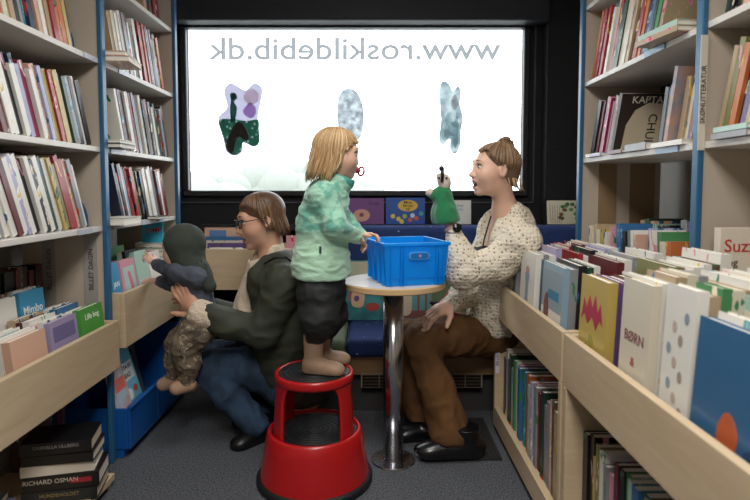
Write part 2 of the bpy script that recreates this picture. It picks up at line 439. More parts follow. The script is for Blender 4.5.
wparent(text('label_text', 'BILLEDBØGER', .02, basis((0, 0, 1), (-1, 0, 0), (0, -1, 0), (TX + .011, 2.491, .37)), mat('ink_lilac', '7a6a9a', .7)), c)
# left troughs
tl1 = trough(-1.0, LX - .30, 1.42, 2.185, .40, .59, 'light wood browsing box nearest the viewer on the left', grp='browsing boxes on the left')
tl2 = trough(-1.0, LX - .26, 2.24, 2.94, .46, .685, 'light wood browsing box that the toddler leans on', grp='browsing boxes on the left')
# back box facing the aisle (panel faces the camera)
e = empty('browse_box', (-.72, 3.1, 0), 'light wood browsing box against the back wall behind the crouching woman', 'book box')
bx0, bx1 = -.99, -.36
zt, zb_ = P(230, 249, 2.95).z, P(230, 290, 2.95).z
for nm, a, b in (('front_panel', (bx0, 2.95, zb_), (bx1, 2.97, zt)), ('rear_panel', (bx0, 3.27, zb_), (bx1, 3.29, zt)), ('end_panel', (bx0, 2.97, zb_), (bx0 + .02, 3.27, zt)), ('end_panel', (bx1 - .02, 2.97, zb_), (bx1, 3.27, zt)), ('bottom_panel', (bx0 + .02, 2.97, zb_), (bx1 - .02, 3.27, zb_ + .015)), ('support', (bx0, 3.0, 0), (bx0 + .02, 3.29, zb_)), ('support', (bx1 - .02, 3.0, 0), (bx1, 3.29, zb_))):
    wparent(MB().box(a, b).build(nm, ply, bevel=.002), e)
# the blue bins on the floor at the left
e = empty('book_bin', (-1.1, 2.55, 0), 'deep blue plastic book bin on the floor under the left browsing box', 'book bin')
def binpart(nm, a, b, M=None): return wparent(MB().box(a, b, M).build(nm, binm, bevel=.003), e)
for y0, y1 in ((2.235, 2.53), (2.53, 2.94)):
    binpart('front_wall', (-1.0, y0 + .003, .04), (-.988, y1 - .003, .215))
    binpart('end_wall', (-1.30, y0, .04), (-1.0, y0 + .010, .21 if y0 < 2.3 else .12))
    binpart('bottom', (-1.30, y0 + .01, .04), (-1.0, y1, .052))
binpart('end_wall', (-1.30, 2.93, .04), (-1.0, 2.94, .40))
binpart('rear_wall', (-1.31, 2.235, .04), (-1.30, 2.94, .44))
binpart('rim', (-1.0, 2.235, .208), (-.980, 2.94, .220))
binpart('foot', (-1.28, 2.24, 0), (-1.02, 2.92, .04))
# base shelf at lower left
e = empty('low_shelf', (-1.2, 1.8, 0), 'light wood bottom shelf carrying a stack of thick novels', 'shelf')
wparent(MB().box((-1.36, 1.40, .03), (-.955, 2.02, .055)).build('shelf_board', ply, bevel=.002), e)
wparent(MB().box((-1.38, 1.40, 0), (-1.36, 2.185, .39)).build('back_panel', greym), e)
wparent(MB().box((-1.36, 1.40, 0), (-.97, 1.42, .03)).build('support', ply), e)
wparent(MB().box((-1.36, 2.0, 0), (-.97, 2.02, .03)).build('support', ply), e)

# ------------------------------------------------------------------ bench
star = dots('bench_fabric', '22376a', '7f9cc8', 17, .09, rough=.9, bump=.1)
e = empty('bench', (.45, 2.9, 0), 'blue upholstered bench with light dots and a wood front, below the window', 'bench')
BX0, BX1 = -.30, 1.38
sz = P(420, 338, 2.66).z
sb = P(420, 356, 2.66).z
btop = P(420, 226, 3.12).z
def bp(nm, mb, m, **k): return wparent(mb.build(nm, m, **k), e)
bp('seat_cushion', MB().box((-.125, 2.62, sb), (BX1 - .4, 3.11, sz)), star, bevel=.03, seg=4)
bp('seat_cushion', MB().box((BX0, 2.62, sb), (-.128, 3.11, sz)), mat('olive_fabric', '6d7a66', .9, bump=.2), bevel=.03, seg=4)
bp('backrest', MB().box((BX0, 3.115, sz - .03), (BX1, 3.24, btop)), star, bevel=.035, seg=4)
bp('frame', MB().box((BX0 + .01, 2.68, .20), (BX1 - .41, 3.24, sb)), wood('bench_wood', 'a0805c', '8f7250', (1, 1, 12)), bevel=.003)
bp('plinth', MB().box((BX0 + .03, 2.74, 0), (BX1 - .43, 3.2, .20)), mat('plinth_grey', '3d3c3c', .7))
for x0, x1 in ((361, 415), (448, 482)):
    va, vb = P(x0, 373, 2.68), P(x1, 387, 2.68)
    v = bp('vent', MB().box((va.x, 2.672, vb.z), (vb.x, 2.681, va.z)), mat('vent_frame', '97836a', .5))
    m_ = MB()
    n = max(2, int((vb.x - va.x) / .07))
    for i in range(n):
        for j in range(4):
            w_ = (vb.x - va.x - .01) / n; h_ = (va.z - vb.z - .008) / 4
            m_.box((va.x + .006 + i * w_, 2.668, vb.z + .005 + j * h_), (va.x + .002 + (i + 1) * w_, 2.6725, vb.z + .001 + (j + 1) * h_))
    wparent(m_.build('vent_slot', blackm), v)
lz = P(400, 224, 3.30).z
struct('trim_4', MB().box((-1.0, 3.245, lz - .03), (1.38, 3.37, lz)), blackm)
# step mat by the woman's feet
tm_ = MB().box((.25, 2.22, 0), (.53, 2.62, .012))
for i in range(22): tm_.box((.262 + i * .012, 2.225, .012), (.268 + i * .012, 2.615, .016))
tag(tm_.build('door_mat', mat('mat_rubber', '2b2a2a', .7)), 'dark ribbed rubber mat under the seated woman\'s shoes', 'mat')

# ------------------------------------------------------------------ table
tc_ = G(393, 460, 0)
e = empty('pedestal_table', (tc_.x, tc_.y, 0), 'small round light wood table on a chrome pedestal', 'table')
MB().lathe([(.088, 0), (.09, .003), (.088, .007), (.043, .009)], n=48).build('base', steelm, e)
MB().lathe([(.041, .008), (.041, .705)], n=40).build('pole', steelm, e, sm=True)
MB().lathe([(.045, .690), (.072, .703), (.072, .714)], n=32).build('flange', mat('flange_grey', '6d6d70', .4, .8), e)
tt = MB().lathe([(.200, .715), (.206, .719), (.206, .737), (.202, .740)], n=64).build('tabletop', wood('table_edge', 'd9b98e', 'cba97c', (2, 2, 10)), e)
MB().lathe([(.199, .7402), (.199, .7412)], n=64).build('laminate', mat('table_laminate', 'e3dccf', .25), tt)
TAB = .7412
# ------------------------------------------------------------------ crate
A = G(386.5, 287, TAB); B = G(443.6, 284.3, TAB)
ang = math.atan2(B.y - A.y, B.x - A.x)
W = (B - A).length + .004; D = .25; CH = P(382, 243.5, A.y).z - TAB
cratem = mat('crate_blue', '14a8f0', .35, spec=.4)
nt = cratem.node_tree; tl_ = nt.nodes.new('ShaderNodeBsdfTranslucent'); tl_.inputs['Color'].default_value = lin('30bcff'); mx_ = nt.nodes.new('ShaderNodeMixShader'); mx_.inputs[0].default_value = .45
nt.links.new(nt.nodes['Principled BSDF'].outputs[0], mx_.inputs[1]); nt.links.new(tl_.outputs[0], mx_.inputs[2]); nt.links.new(mx_.outputs[0], nt.nodes['Material Output'].inputs['Surface'])
e = empty('plastic_crate', (A.x, A.y, TAB + .001), 'bright blue open plastic crate standing on the round table', 'crate', rot=(0, 0, ang))
sp = .012
def tapbox(m, x0, y0, x1, y1, t=.004):
    pass
m_ = MB(); bm = m_.bm
def ring(z, g, inset=0): return [(-g + inset, -g + inset, z), (W + g - inset, -g + inset, z), (W + g - inset, D + g - inset, z), (-g + inset, D + g - inset, z)]
o0 = [bm.verts.new(p) for p in ring(0, 0)]; o1 = [bm.verts.new(p) for p in ring(CH - .012, sp)]; o2 = [bm.verts.new(p) for p in ring(CH - .012, sp + .006)]; o3 = [bm.verts.new(p) for p in ring(CH, sp + .006)]
i3 = [bm.verts.new(p) for p in ring(CH, sp, .004)]; i0 = [bm.verts.new(p) for p in ring(.005, 0, .004)]
for a, b in ((o0, o1), (o1, o2), (o2, o3), (o3, i3), (i3, i0)):
    for i in range(4): bm.faces.new([a[i], a[(i + 1) % 4], b[(i + 1) % 4], b[i]])
bm.faces.new(o0[::-1]); bm.faces.new(i0)
m_.build('crate_shell', cratem, e, bevel=.0015)
rm = MB()
for (x, y, ddx, ddy) in [(W * .22, 0, 0, -1), (W * .27, 0, 0, -1), (W * .82, 0, 0, -1), (W * .87, 0, 0, -1), (.012, 0, 0, -1), (W - .012, 0, 0, -1)]:
    rm.prism([(x, .002), (x + .003, .002), (x + .003, CH - .013), (x, CH - .013)], -sp - .003, 0)
rm.box((0, -.006, .03), (W, -.001, .033))
for y in (.02, .08, .16, .23):
    rm.box((-sp, y, .004), (0, y + .004, CH - .013))
rm.build('rib', cratem, e)
# handle grip: rounded frame with an oval recess
hx, hz = W * .53, CH * .70
out = []
for k in range(28):
    a = 2 * math.pi * k / 28
    out.append((hx + max(-.026, min(.026, math.cos(a) * .05)) + math.cos(a) * .014, hz + math.sin(a) * .015))
MB().prism(out, -sp - .007, -.004).build('grip', mat('crate_blue_light', '52a9e0', .3), e)
out2 = [(hx + (p[0] - hx) * .88, hz + (p[1] - hz) * .74) for p in out]
MB().prism(out2, -sp - .0085, -sp - .0065).build('grip_opening', mat('crate_blue_deep', '0b6fc0', .35), e)
e2 = MB().ball((hx + .002, -sp - .0088, hz), (.006, .001, .006)).build('grip_sticker', mat('sticker_pinkred', 'c98a8a', .6), e)

# ------------------------------------------------------------------ kick step stool
sc_ = G(315, 478, 0)
e = empty('step_stool', (sc_.x, sc_.y, 0), 'red round metal kick step stool with black rubber treads, under the child', 'stool')
STZ = P(315, 371, sc_.y).z
l1z = .195
MB().lathe([(.214, 0), (.220, .006), (.220, .022), (.212, .030)], n=64).build('bumper_ring', rubber, e, sm=True)
MB().lathe([(.208, .022), (.186, .16), (.178, l1z), (.172, l1z + .008), (.164, l1z + .008), (.162, l1z - .012), (.162, l1z - .022)], n=64, cap=False).build('lower_drum', redm, e, sm=True)
tr_ = [(.0001, l1z - .006)]
for i in range(8):
    r0 = .02 + i * .018; tr_ += [(r0, l1z - .006), (r0 + .002, l1z - .003), (r0 + .012, l1z - .003), (r0 + .014, l1z - .006)]
tr_ += [(.1615, l1z - .006), (.1615, l1z - .02)]
MB().lathe(tr_, n=64, cap=False).build('lower_tread', rubber, e, sm=False)
# legs: arched pieces with openings between
top_r = .142
def legpiece(a0, a1):
    m_ = MB(); bm = m_.bm; n = 8; zs = [l1z - .02, l1z + .02, STZ - .10, STZ - .062, STZ - .038, STZ - .022]
    hw = [1, .92, .86, .98, 1.25, 1.7]
    g = []
    for z, w_ in zip(zs, hw):
        am, ah = (a0 + a1) / 2, (a1 - a0) / 2 * w_
        f = (z - l1z) / (STZ - l1z); r = .157 + (top_r - .157) * max(0, f)
        g.append(([bm.verts.new((r * math.cos(am - ah + 2 * ah * i / n), r * math.sin(am - ah + 2 * ah * i / n), z)) for i in range(n + 1)],
                  [bm.verts.new(((r - .012) * math.cos(am - ah + 2 * ah * i / n), (r - .012) * math.sin(am - ah + 2 * ah * i / n), z)) for i in range(n + 1)]))
    for (oa, ia), (ob, ib) in zip(g, g[1:]):
        for i in range(n):
            bm.faces.new([oa[i], oa[i + 1], ob[i + 1], ob[i]]); bm.faces.new([ia[i + 1], ia[i], ib[i], ib[i + 1]])
        bm.faces.new([oa[0], ob[0], ib[0], ia[0]]); bm.faces.new([oa[n], ia[n], ib[n], ob[n]])
    m_.build('leg', redm, e, sm=True)
for a in (-150, -30, 35, 145):
    legpiece(R(a - 17), R(a + 17))
MB().lathe([(.138, STZ - .03), (.146, STZ - .03), (.149, STZ - .022), (.149, STZ - .004), (.145, STZ + .003), (.138, STZ + .003), (.134, STZ - .004)], n=64, cap=False).build('top_ring', redm, e, sm=True)
tr_ = [(.1335, STZ - .03), (.1335, STZ - .002)]
for i in range(6, -1, -1):
    r0 = .012 + i * .018; tr_ += [(r0 + .014, STZ - .002), (r0 + .012, STZ + .001), (r0 + .002, STZ + .001), (r0, STZ - .002)]
tr_ += [(.0001, STZ - .002)]
MB().lathe(tr_, n=64, cap=False).build('top_tread', rubber, e)
# ------------------------------------------------------------------ books
random.seed(7)
CN = {'white': 'e6e2d8', 'cream': 'd9cfb6', 'black': '17161a', 'navy': '1d2747', 'blue': '2f6ea8', 'light blue': '86a9bd', 'teal': '2c8890', 'red': 'b1262a', 'dark red': '6f1c22',
      'pink': 'dd8fa4', 'magenta': '9c1c50', 'orange': 'cf6a2c', 'yellow': 'c2a548', 'olive': '7d7a3a', 'green': '3f8a4e', 'dark green': '21452f', 'grey': '8d8f92', 'brown': '6c4a33',
      'purple': '5e4382', 'peach': 'dba98b', 'mint': 'a7cdbd', 'tan': 'b59a74', 'lilac': 'a9a2cc'}
for k_, v_ in list(CN.items()):
    r_, g_, b_ = (int(v_[i:i + 2], 16) for i in (0, 2, 4)); l_ = .3 * r_ + .6 * g_ + .1 * b_
    CN[k_] = ''.join('%02x' % int((x * .84 + l_ * .16) * .97) for x in (r_, g_, b_))
ACC = ['e9e4d6', '1c1a1e', 'b93a34', '2b628f', 'd8b84a', '3c7a50', 'd98fa0', '7fb4c4']
BM = {}
def bookmat(c, k=0):
    key = (c, k)
    if key in BM: return BM[key]
    m = mat('cover_%s_%d' % (c, k), CN[c], .42, coat=.15)
    nt = m.node_tree; b = nt.nodes['Principled BSDF']; tc = nt.nodes['Texture Coordinate']
    mp = nt.nodes.new('ShaderNodeMapping'); mp.inputs['Location'].default_value = (k * 3.1, k * 1.7, k * 2.3)
    n = nt.nodes.new('ShaderNodeTexNoise'); n.inputs['Scale'].default_value = 34 if k % 2 else 20; n.inputs['Detail'].default_value = 2; mp.inputs['Scale'].default_value = (1.6, 1.6, .55)
    r = nt.nodes.new('ShaderNodeValToRGB'); r.color_ramp.interpolation = 'CONSTANT'
    a = ACC[(k * 3 + len(c)) % 8]; a2 = ACC[(k * 5 + len(c) + 2) % 8]
    r.color_ramp.elements[0].color = lin(CN[c]); r.color_ramp.elements[0].position = 0
    r.color_ramp.elements[1].color = lin(a); r.color_ramp.elements[1].position = .63
    e_ = r.color_ramp.elements.new(.70); e_.color = lin(a2)
    nt.links.new(tc.outputs['Object'], mp.inputs['Vector']); nt.links.new(mp.outputs['Vector'], n.inputs['Vector'])
    nt.links.new(n.outputs['Fac'], r.inputs['Fac']); nt.links.new(r.outputs['Color'], b.inputs['Base Color'])
    BM[key] = m
    return m
NB = [0]; BOOKLOG = {}
UNSEEN = {22, 23, 45, 46, 47, 57, 65, 66, 67, 74, 76, 96, 133, 136, 152, 171, 172, 173, 174, 175, 183, 184, 185, 186, 187, 198, 207, 214, 215, 230, 231, 233, 234, 235, 236, 283, 290, 291, 292, 293, 294, 297, 299, 300, 301, 302, 303, 304, 305, 321, 326, 327, 330, 341, 342, 353, 354, 355, 356, 357, 359, 360, 361, 362, 373, 405, 406, 407}   # places in the rows whose book the photo shows nothing of
def shown(): return (NB[0] + 1) not in UNSEEN
def book(M, w, t, h, col, label, group=None, k=None, m=None, cream=False, name='book', cat='book'):
    NB[0] += 1
    if NB[0] in UNSEEN: return None
    if m is None: m = bookmat(col, (NB[0] * 7 % 4) if k is None else k)
    th = min(.0022, t * .16)
    mb = MB()
    mb.box((0, -t / 2, 0), (w, -t / 2 + th, h)); mb.box((0, t / 2 - th, 0), (w, t / 2, h)); mb.box((0, -t / 2 + th, 0), (th * 1.3, t / 2 - th, h))
    o = mb.build(name, m)
    o.matrix_world = M; BOOKLOG[NB[0]] = o.name
    tag(o, label, cat, group)
    MB().box((th * 1.35, -t / 2 + th, .003), (w - .003, t / 2 - th, h - .003)).build('pages', page2 if cream else pagem, o)
    return o
def leanM(x, y, z, side, alpha, t, yaw=0):
    """spine towards the aisle; top tipped by alpha towards the viewer"""
    s, c = math.sin(alpha), math.cos(alpha)
    zz = Vector((0, -s, c)); xx = Vector((-1, 0, 0)) if side == 'left' else Vector((1, 0, 0))
    yy = zz.cross(xx)
    return basis(xx, yy, zz, (x, y, z + t / 2 * abs(s) + .0006))
def row(side, xs, y0, z, cols, shelf, group, lean=22, tm=(.018, .028), hr=(.22, .27), kind='book', end='the window', wd=.19):
    """books set out from y0 (nearest the window) towards the viewer"""
    y = y0; a = R(lean); i = -1
    for c in cols:
        i += shown()
        t = random.uniform(*tm); h = random.uniform(*hr)
        if random.random() < .5: h = (hr[0] + hr[1] * 2) / 3
        y -= t / math.cos(a) / 2 + .0006
        lab = '%s spined %s, %s from %s, %s' % (c, kind, ORD[i + 1], end, shelf)
        book(leanM(xs + (random.uniform(-.008, .008)), y, z, side, a, t), w=wd, t=t, h=h, col=c, label=lab, group=group, name='book')
        y -= t / math.cos(a) / 2 + .0006
    return y
W_, C_, K_, N_, B_, LB_, T_, R_, DR, PK, MG, O_, Y_, OL, G_, DG, GR, BR, PU, PE, MI, TN, LI = CN.keys()
# left, nearest case
row('left', -1.085, 2.145, LZ[0], [W_, GR, PE, R_, R_, OL, Y_, W_, DG, W_, K_, W_, K_, W_, LI, W_, DR, W_, W_, GR, W_, C_, O_], 'lowest shelf, near left bookcase', 'books on the low shelf, near left', hr=(.24, .28), lean=23)
row('left', -1.085, 2.185, LZ[1], [K_, W_, K_, GR, DG, C_, Y_, R_, Y_, T_, LI, PE, W_, MG, LI, N_, W_, K_, W_, W_, DR, C_, GR, W_, DG][:24], 'middle shelf, near left bookcase', 'books on the middle shelf, near left', hr=(.22, .26), lean=21)
row('left', -1.085, 2.08, LZ[2], [K_, Y_, O_, O_, R_, TN, PE, W_, PE, W_, N_, T_, GR, K_, TN, C_, O_, OL, Y_, TN], 'upper shelf, near left bookcase', 'books on the upper shelf, near left', hr=(.22, .27), lean=18)
# left, far case
row('left', -1.085, 2.99, LZ[0], [DR, R_, W_, DR, GR, W_, GR, W_, K_, W_, K_, K_, OL, BR, R_, R_, LB_, W_, N_, W_, N_], 'lowest shelf, far left bookcase', 'books on the low shelf, far left', hr=(.22, .27), lean=22, tm=(.02, .03))
row('left', -1.085, 2.99, LZ[1], [K_, GR, K_, DG, W_, GR, K_, W_, BR, K_, W_, GR, W_, GR, R_, DR, W_, K_, DR, W_], 'middle shelf, far left bookcase', 'books on the middle shelf, far left', hr=(.23, .29), lean=20, tm=(.02, .03))
row('left', -1.085, 2.98, LZ[2], [R_, O_, BR, GR, K_, GR, DR, R_, PE, R_, K_, W_, K_, W_, DR, GR, W_, LI, W_, C_, TN], 'upper shelf, far left bookcase', 'books on the upper shelf, far left', hr=(.23, .29), lean=20, tm=(.02, .028))
row('left', -1.085, 2.93, LZ[3], [DR, R_, DR, O_, BR, TN, C_, TN], 'top shelf, far left bookcase', 'books on the top shelf, far left', hr=(.22, .26), lean=16, tm=(.022, .03))
# right, far case
row('right', 1.0, 2.575, RZ[1], [O_, R_, R_, R_, GR, W_, W_, R_, DG, DG, C_, C_, TN, BR, BR, R_, O_, N_, B_, DG, G_, TN], 'upper shelf, far right bookcase', 'books on the upper shelf, far right', hr=(.26, .31), lean=22, tm=(.018, .03), wd=.22)
yk = row('right', 1.0, 2.565, RZ[0], [K_, DR, LI, MG, MG, BR], 'middle shelf, far right bookcase', 'leaning books on the middle shelf, far right', hr=(.23, .26), lean=20, tm=(.022, .032), wd=.24)
row('right', 1.0, 1.63, RZ[1], [DG, K_, K_, BR, PE, PU, N_, DG, MI, PE], 'upper shelf, near right bookcase', 'books on the upper shelf, near right', hr=(.20, .26), lean=15, tm=(.02, .03), wd=.2)
row('right', 1.0, 1.635, RZ[0], [TN, OL, O_, K_, PU, TN, Y_, DG, GR, W_, DR, R_], 'middle shelf, near right bookcase', 'books on the middle shelf, near right', hr=(.24, .29), lean=16, tm=(.016, .024), wd=.2)
# low case under the right boxes: thin upright picture books
row('right', .60, 2.485, .0905, [N_, W_, W_, PU, DG, MI, G_, W_, PK, B_, W_, T_, BR, O_, MI, LI, PK, GR, DR, W_, DG, GR, GR, PE, BR, TN, W_, DG], 'low case under the right box', 'thin picture books under the browsing box', hr=(.25, .32), lean=0, tm=(.022, .032), kind='picture book')
row('right', .61, 1.572, .0905, [K_, K_, Y_, OL, W_, GR, PK, DR, K_, G_, MI, B_, T_, OL, K_, C_], 'low shelf nearest the viewer', 'mixed books on the near low shelf', hr=(.27, .36), lean=0, tm=(.022, .032))

# ---- cover decoration helpers
def deco(bk, name, pts, col, w, h, t, side, lift=.0008, rough=.5, rounded=False):
    m = mat('print_' + col, col, rough)
    q = [(p[0] * w, p[1] * h) for p in pts]
    if rounded: q = [tuple(v) for v in blob_outline(q, 5)]
    y = side * t / 2
    return MB().prism(q, min(y, y + side * lift), max(y, y + side * lift)).build(name, m, bk)
def dtext(bk, s, u, v, size, col, w, h, t, side, rot=0, sx=1, lift=.0006):
    y = side * (t / 2 + lift)
    B_ = basis((1, 0, 0), (0, 0, 1), (0, -1, 0), (u * w, y, v * h)) if side < 0 else basis((-1, 0, 0), (0, 0, 1), (0, 1, 0), (u * w, y, v * h))
    return text('title', s, size, B_ @ Matrix.Rotation(rot, 4, 'Z'), mat('print_' + col, col, .5), bk, ext=.0004, bold=.0003, sx=sx)
def rect(a, b, c, d): return [(a, b), (c, b), (c, d), (a, d)]
def oval(cx, cy, rx, ry, n=16): return [(cx + rx * math.cos(2 * math.pi * i / n), cy + ry * math.sin(2 * math.pi * i / n)) for i in range(n)]

# ---- books in browsing boxes: covers face the aisle
def stack_row(side, xf, y0, y1, zb, ztop, cols, where, group, tilt=None, t=.024, first=None, wv=.03):
    if tilt is None: tilt = 2.5 if side == 'right' else 8
    """front book at xf, then further books behind it; y0..y1 is the width of the covers"""
    if side == 'right' and xf > .7: ztop -= .015
    s = 1 if side == 'right' else -1
    a = R(tilt); x = xf; out = []; n_ = -1
    for i, c in enumerate(cols):
        n_ += shown()
        tt_ = t * random.uniform(.8, 1.2)
        w = (y1 - y0) - (0 if i == 0 else random.uniform(0, wv)); h = (ztop - zb) + (0 if i == 0 else random.uniform(-.015, .012))
        zz = Vector((s * math.sin(a), 0, math.cos(a))); xx = Vector((0, 1, 0)); yy = zz.cross(xx)
        rise = RISE * (x + tt_ - TX - .02) if side == 'right' else 0
        M = basis(xx, yy, zz, (x + s * tt_ / 2, y0, zb + rise + tt_ / 2 * math.sin(a) + .0008))
        lab = ('%s picture book, front of the %s' % (c, where)) if i == 0 else '%s picture book, %s behind the front, %s' % (c, ORD[max(n_, 1)], where)
        b = book(M, w, tt_ * .96, h, c, lab, group, name='picture_book', cat='book', m=(mat('plain_cover_' + c, CN[c], .42, coat=.15) if i == 0 else None))
        out.append((b, w, h, tt_ * .96)); x += s * tt_ / math.cos(a)
    return out
gr = 'picture books in the right browsing boxes'
zf = tz0 + .016
xf = .582
q = stack_row('right', xf, 2.27, 2.47, zf, .80, [GR, R_, W_, MI], 'window end stack, box by the woman', gr)
b, w, h, t = q[0]; deco(b, 'cover_picture', rect(.06, .3, .94, .82), '5f625c', w, h, t, 1); deco(b, 'cover_figure', oval(.4, .6, .14, .16), 'd8cdb8', w, h, t, 1, .0012)
stack_row('right', .745, 2.26, 2.46, zf, .83, [K_, W_, R_, W_, DR, C_], 'rear window end stack, box by the woman', gr)
q = stack_row('right', xf, 2.02, 2.21, zf, .86, [W_, GR, W_, LI], 'second stack from window, right box', gr)
b, w, h, t = q[0]; deco(b, 'cover_figure', [(.4, .35), (.62, .35), (.6, .6), (.66, .72), (.5, .84), (.36, .72), (.42, .6)], '8d9bb0', w, h, t, 1)
deco(b, 'cover_figure', oval(.5, .78, .12, .05), 'b58a8a', w, h, t, 1, .0012)
stack_row('right', .735, 2.02, 2.22, zf, .85, [R_, W_, K_, W_, LI, W_], 'second rear stack from window, right box', gr)
q = stack_row('right', xf, 1.72, 1.95, zf, .855, [LB_, GR, K_, DG, W_], 'landscape stack, right box', gr)
b, w, h, t = q[0]
deco(b, 'cover_picture', rect(.05, .50, .95, .93), '8d9ca3', w, h, t, 1); deco(b, 'cover_picture', rect(.05, .06, .95, .5), 'dad3c8', w, h, t, 1)
deco(b, 'cover_figure', [(.55, .45), (.68, .3), (.78, .45), (.74, .62), (.62, .66)], '7a4a44', w, h, t, 1, .0012, rounded=True); deco(b, 'cover_figure', rect(.15, .62, .6, .72), '3e7fa0', w, h, t, 1, .0012)
deco(b, 'cover_stripe', rect(.9, 0, 1, 1), '3a5668', w, h, t, 1, .0014)
stack_row('right', .745, 1.72, 1.95, zf, .855, [DR, W_, GR, W_, OL, W_], 'stack behind the landscape one, right box', gr)
q = stack_row('right', xf, 1.40, 1.575, zf, .862, [Y_, PU, DR, BR, W_], 'yellow fronted stack, right box', gr)
b, w, h, t = q[0]
deco(b, 'cover_lettering', [(.1, .62), (.2, .8), (.3, .72), (.4, .86), (.5, .74), (.62, .84), (.72, .72), (.84, .8), (.92, .6), (.8, .66), (.66, .58), (.5, .66), (.34, .56), (.22, .66)], 'a8324a', w, h, t, 1)
deco(b, 'cover_figure', [(.28, .12), (.34, .4), (.42, .12)], '6e6a3a', w, h, t, 1); deco(b, 'cover_figure', [(.6, .12), (.68, .42), (.74, .12)], '5c4a58', w, h, t, 1)
deco(b, 'cover_figure', oval(.5, .45, .1, .06), '9a9440', w, h, t, 1)
q = stack_row('right', .735, 1.38, 1.575, zf, .89, [OL, W_, W_, W_, BR, W_], 'stack behind the yellow one, right box', gr)
q = stack_row('right', xf, 1.18, 1.315, zf, .895, [C_, W_, TN, C_, GR], 'cream fronted stack, right box', gr)
b, w, h, t = q[0]
for v, s_, sz_, cc in ((.62, 'BØRN', .034, '7a4a50'), (.46, '&', .03, 'a24a50'), (.32, 'DYR', .036, '5a5048')): dtext(b, s_, .5, v, sz_, cc, w, h, t, 1, sx=1)
stack_row('right', .745, 1.14, 1.33, zf, .875, [TN, W_, C_, W_, OL, W_], 'stack behind the cream one, right box', gr)
q = stack_row('right', xf + .012, 1.045, 1.15, zf, .905, [W_, TN, G_, C_], 'flowery fronted stack, right box', gr, tilt=3)
b, w, h, t = q[0]
for i in range(12):
    deco(b, 'cover_flower', oval(.2 + .6 * ((i * .37) % 1), .1 + .8 * i / 12, .08, .035, 8), ['9a8f80', 'b7a89c', '8894a0'][i % 3], w, h, t, 1)
stack_row('right', .735, .95, 1.12, zf, .875, [MI, PK, MI, Y_, GR, W_], 'stack behind the flowery one, right box', gr)
q = stack_row('right', xf + .004, .72, 1.025, zf, .868, [B_, W_, PE, C_, PE], 'big blue stack nearest the viewer', gr, tilt=4)
b, w, h, t = q[0]
b.data.materials[0] = mat('cover_big_blue', '2f5f86', .4, coat=.2)
deco(b, 'cover_figure', [(.62, .28), (.56, .42), (.6, .52), (.68, .54), (.74, .42), (.7, .3)], 'b5562e', w, h, t, 1, rounded=True)
deco(b, 'cover_figure', [(.2, .2), (.34, .42), (.5, .4), (.56, .2), (.46, .3), (.34, .28)], '23466a', w, h, t, 1, rounded=True)
stack_row('right', .745, .72, .93, zf, .87, [PE, C_, PE, W_, C_, W_], 'rear stack nearest the viewer, right box', gr)

# left near box
gl_ = 'picture books in the near left browsing box'
zl = .40 + .016
q = stack_row('left', -1.022, 1.99, 2.155, zl, .668, [G_, W_, W_, B_, W_, DR, W_], 'green fronted stack, near left box', gl_, tilt=7, t=.026)
b, w, h, t = q[0]; dtext(b, 'Lille bog', .5, .86, .03, 'e6ecd8', w, h, t, -1); b.data.materials[0] = mat('cover_leaf_green', '4f9a43', .4)
q = stack_row('left', -1.022, 1.80, 1.965, zl, .668, [PU, W_, PK, W_, DR, TN], 'low lilac stack, near left box', gl_, tilt=7, t=.022)
b, w, h, t = q[0]; b.data.materials[0] = mat('cover_greylilac', '9c8fb0', .4); deco(b, 'cover_picture', rect(.1, .72, .9, .92), '6d6590', w, h, t, -1)
q = stack_row('left', -1.175, 1.89, 2.03, zl, .748, [B_, W_, BR], 'blue rear stack, near left box', gl_, tilt=5, t=.026)
b, w, h, t = q[0]; b.data.materials[0] = mat('cover_skyblue', '3f92bb', .4); dtext(b, 'Mimbo', .5, .8, .04, 'e9efe8', w, h, t, -1)
q = stack_row('left', -1.022, 1.60, 1.775, zl, .66, [PE, W_, T_, W_, DR, BR], 'low pink stack, near left box', gl_, tilt=7, t=.022)
stack_row('left', -1.175, 1.71, 1.87, zl, .745, [W_, BR, LI], 'white rear stack, near left box', gl_, tilt=5, t=.026)
row('left', -1.272, 2.155, .4155, [DR, K_, DR, K_, BR, DR, K_, K_, DG], 'back of the near left browsing box', 'dark books at the back of the near left box', hr=(.385, .41), lean=0, tm=(.024, .032), wd=.06)
# left far box
gl_ = 'picture books in the far left browsing box'
zl = .46 + .016
q = stack_row('left', -1.022, 2.262, 2.345, zl, .80, [B_, DG, K_], 'blue fronted stack by the toddler', gl_, tilt=9, t=.02)
b, w, h, t = q[0]; deco(b, 'cover_picture', rect(.05, .02, .95, .50), 'dcd7d6', w, h, t, -1); b.data.materials[0] = mat('cover_skyblue', '3f92bb', .4); dtext(b, 'JAN', .5, .72, .03, 'e9efe8', w, h, t, -1)
q = stack_row('left', -1.022, 2.36, 2.50, zl, .80, [PK, G_, K_, DG], 'pink fronted stack by the toddler', gl_, tilt=9, t=.02)
b, w, h, t = q[0]; deco(b, 'cover_picture', rect(.14, .08, .9, .9), 'a8c4c0', w, h, t, -1)
deco(b, 'cover_figure', [(.3, .3), (.55, .35), (.7, .55), (.62, .8), (.42, .82), (.5, .62), (.38, .5)], 'd06a80', w, h, t, -1, .0012, rounded=True)
q = stack_row('left', -1.022, 2.515, 2.64, zl, .82, [MI, T_, K_, W_], 'pale green stack by the toddler', gl_, tilt=9, t=.02)
b, w, h, t = q[0]; deco(b, 'cover_picture', rect(.1, .1, .9, .62), 'd9c6cc', w, h, t, -1)
stack_row('left', -1.022, 2.66, 2.80, zl, .80, [W_, R_, K_], 'stack behind the toddler\'s hands', gl_, tilt=9, t=.022)
stack_row('left', -1.15, 2.28, 2.45, zl, .86, [W_, K_, R_, G_], 'rear stack by the toddler, beside post', gl_, tilt=4, t=.024)
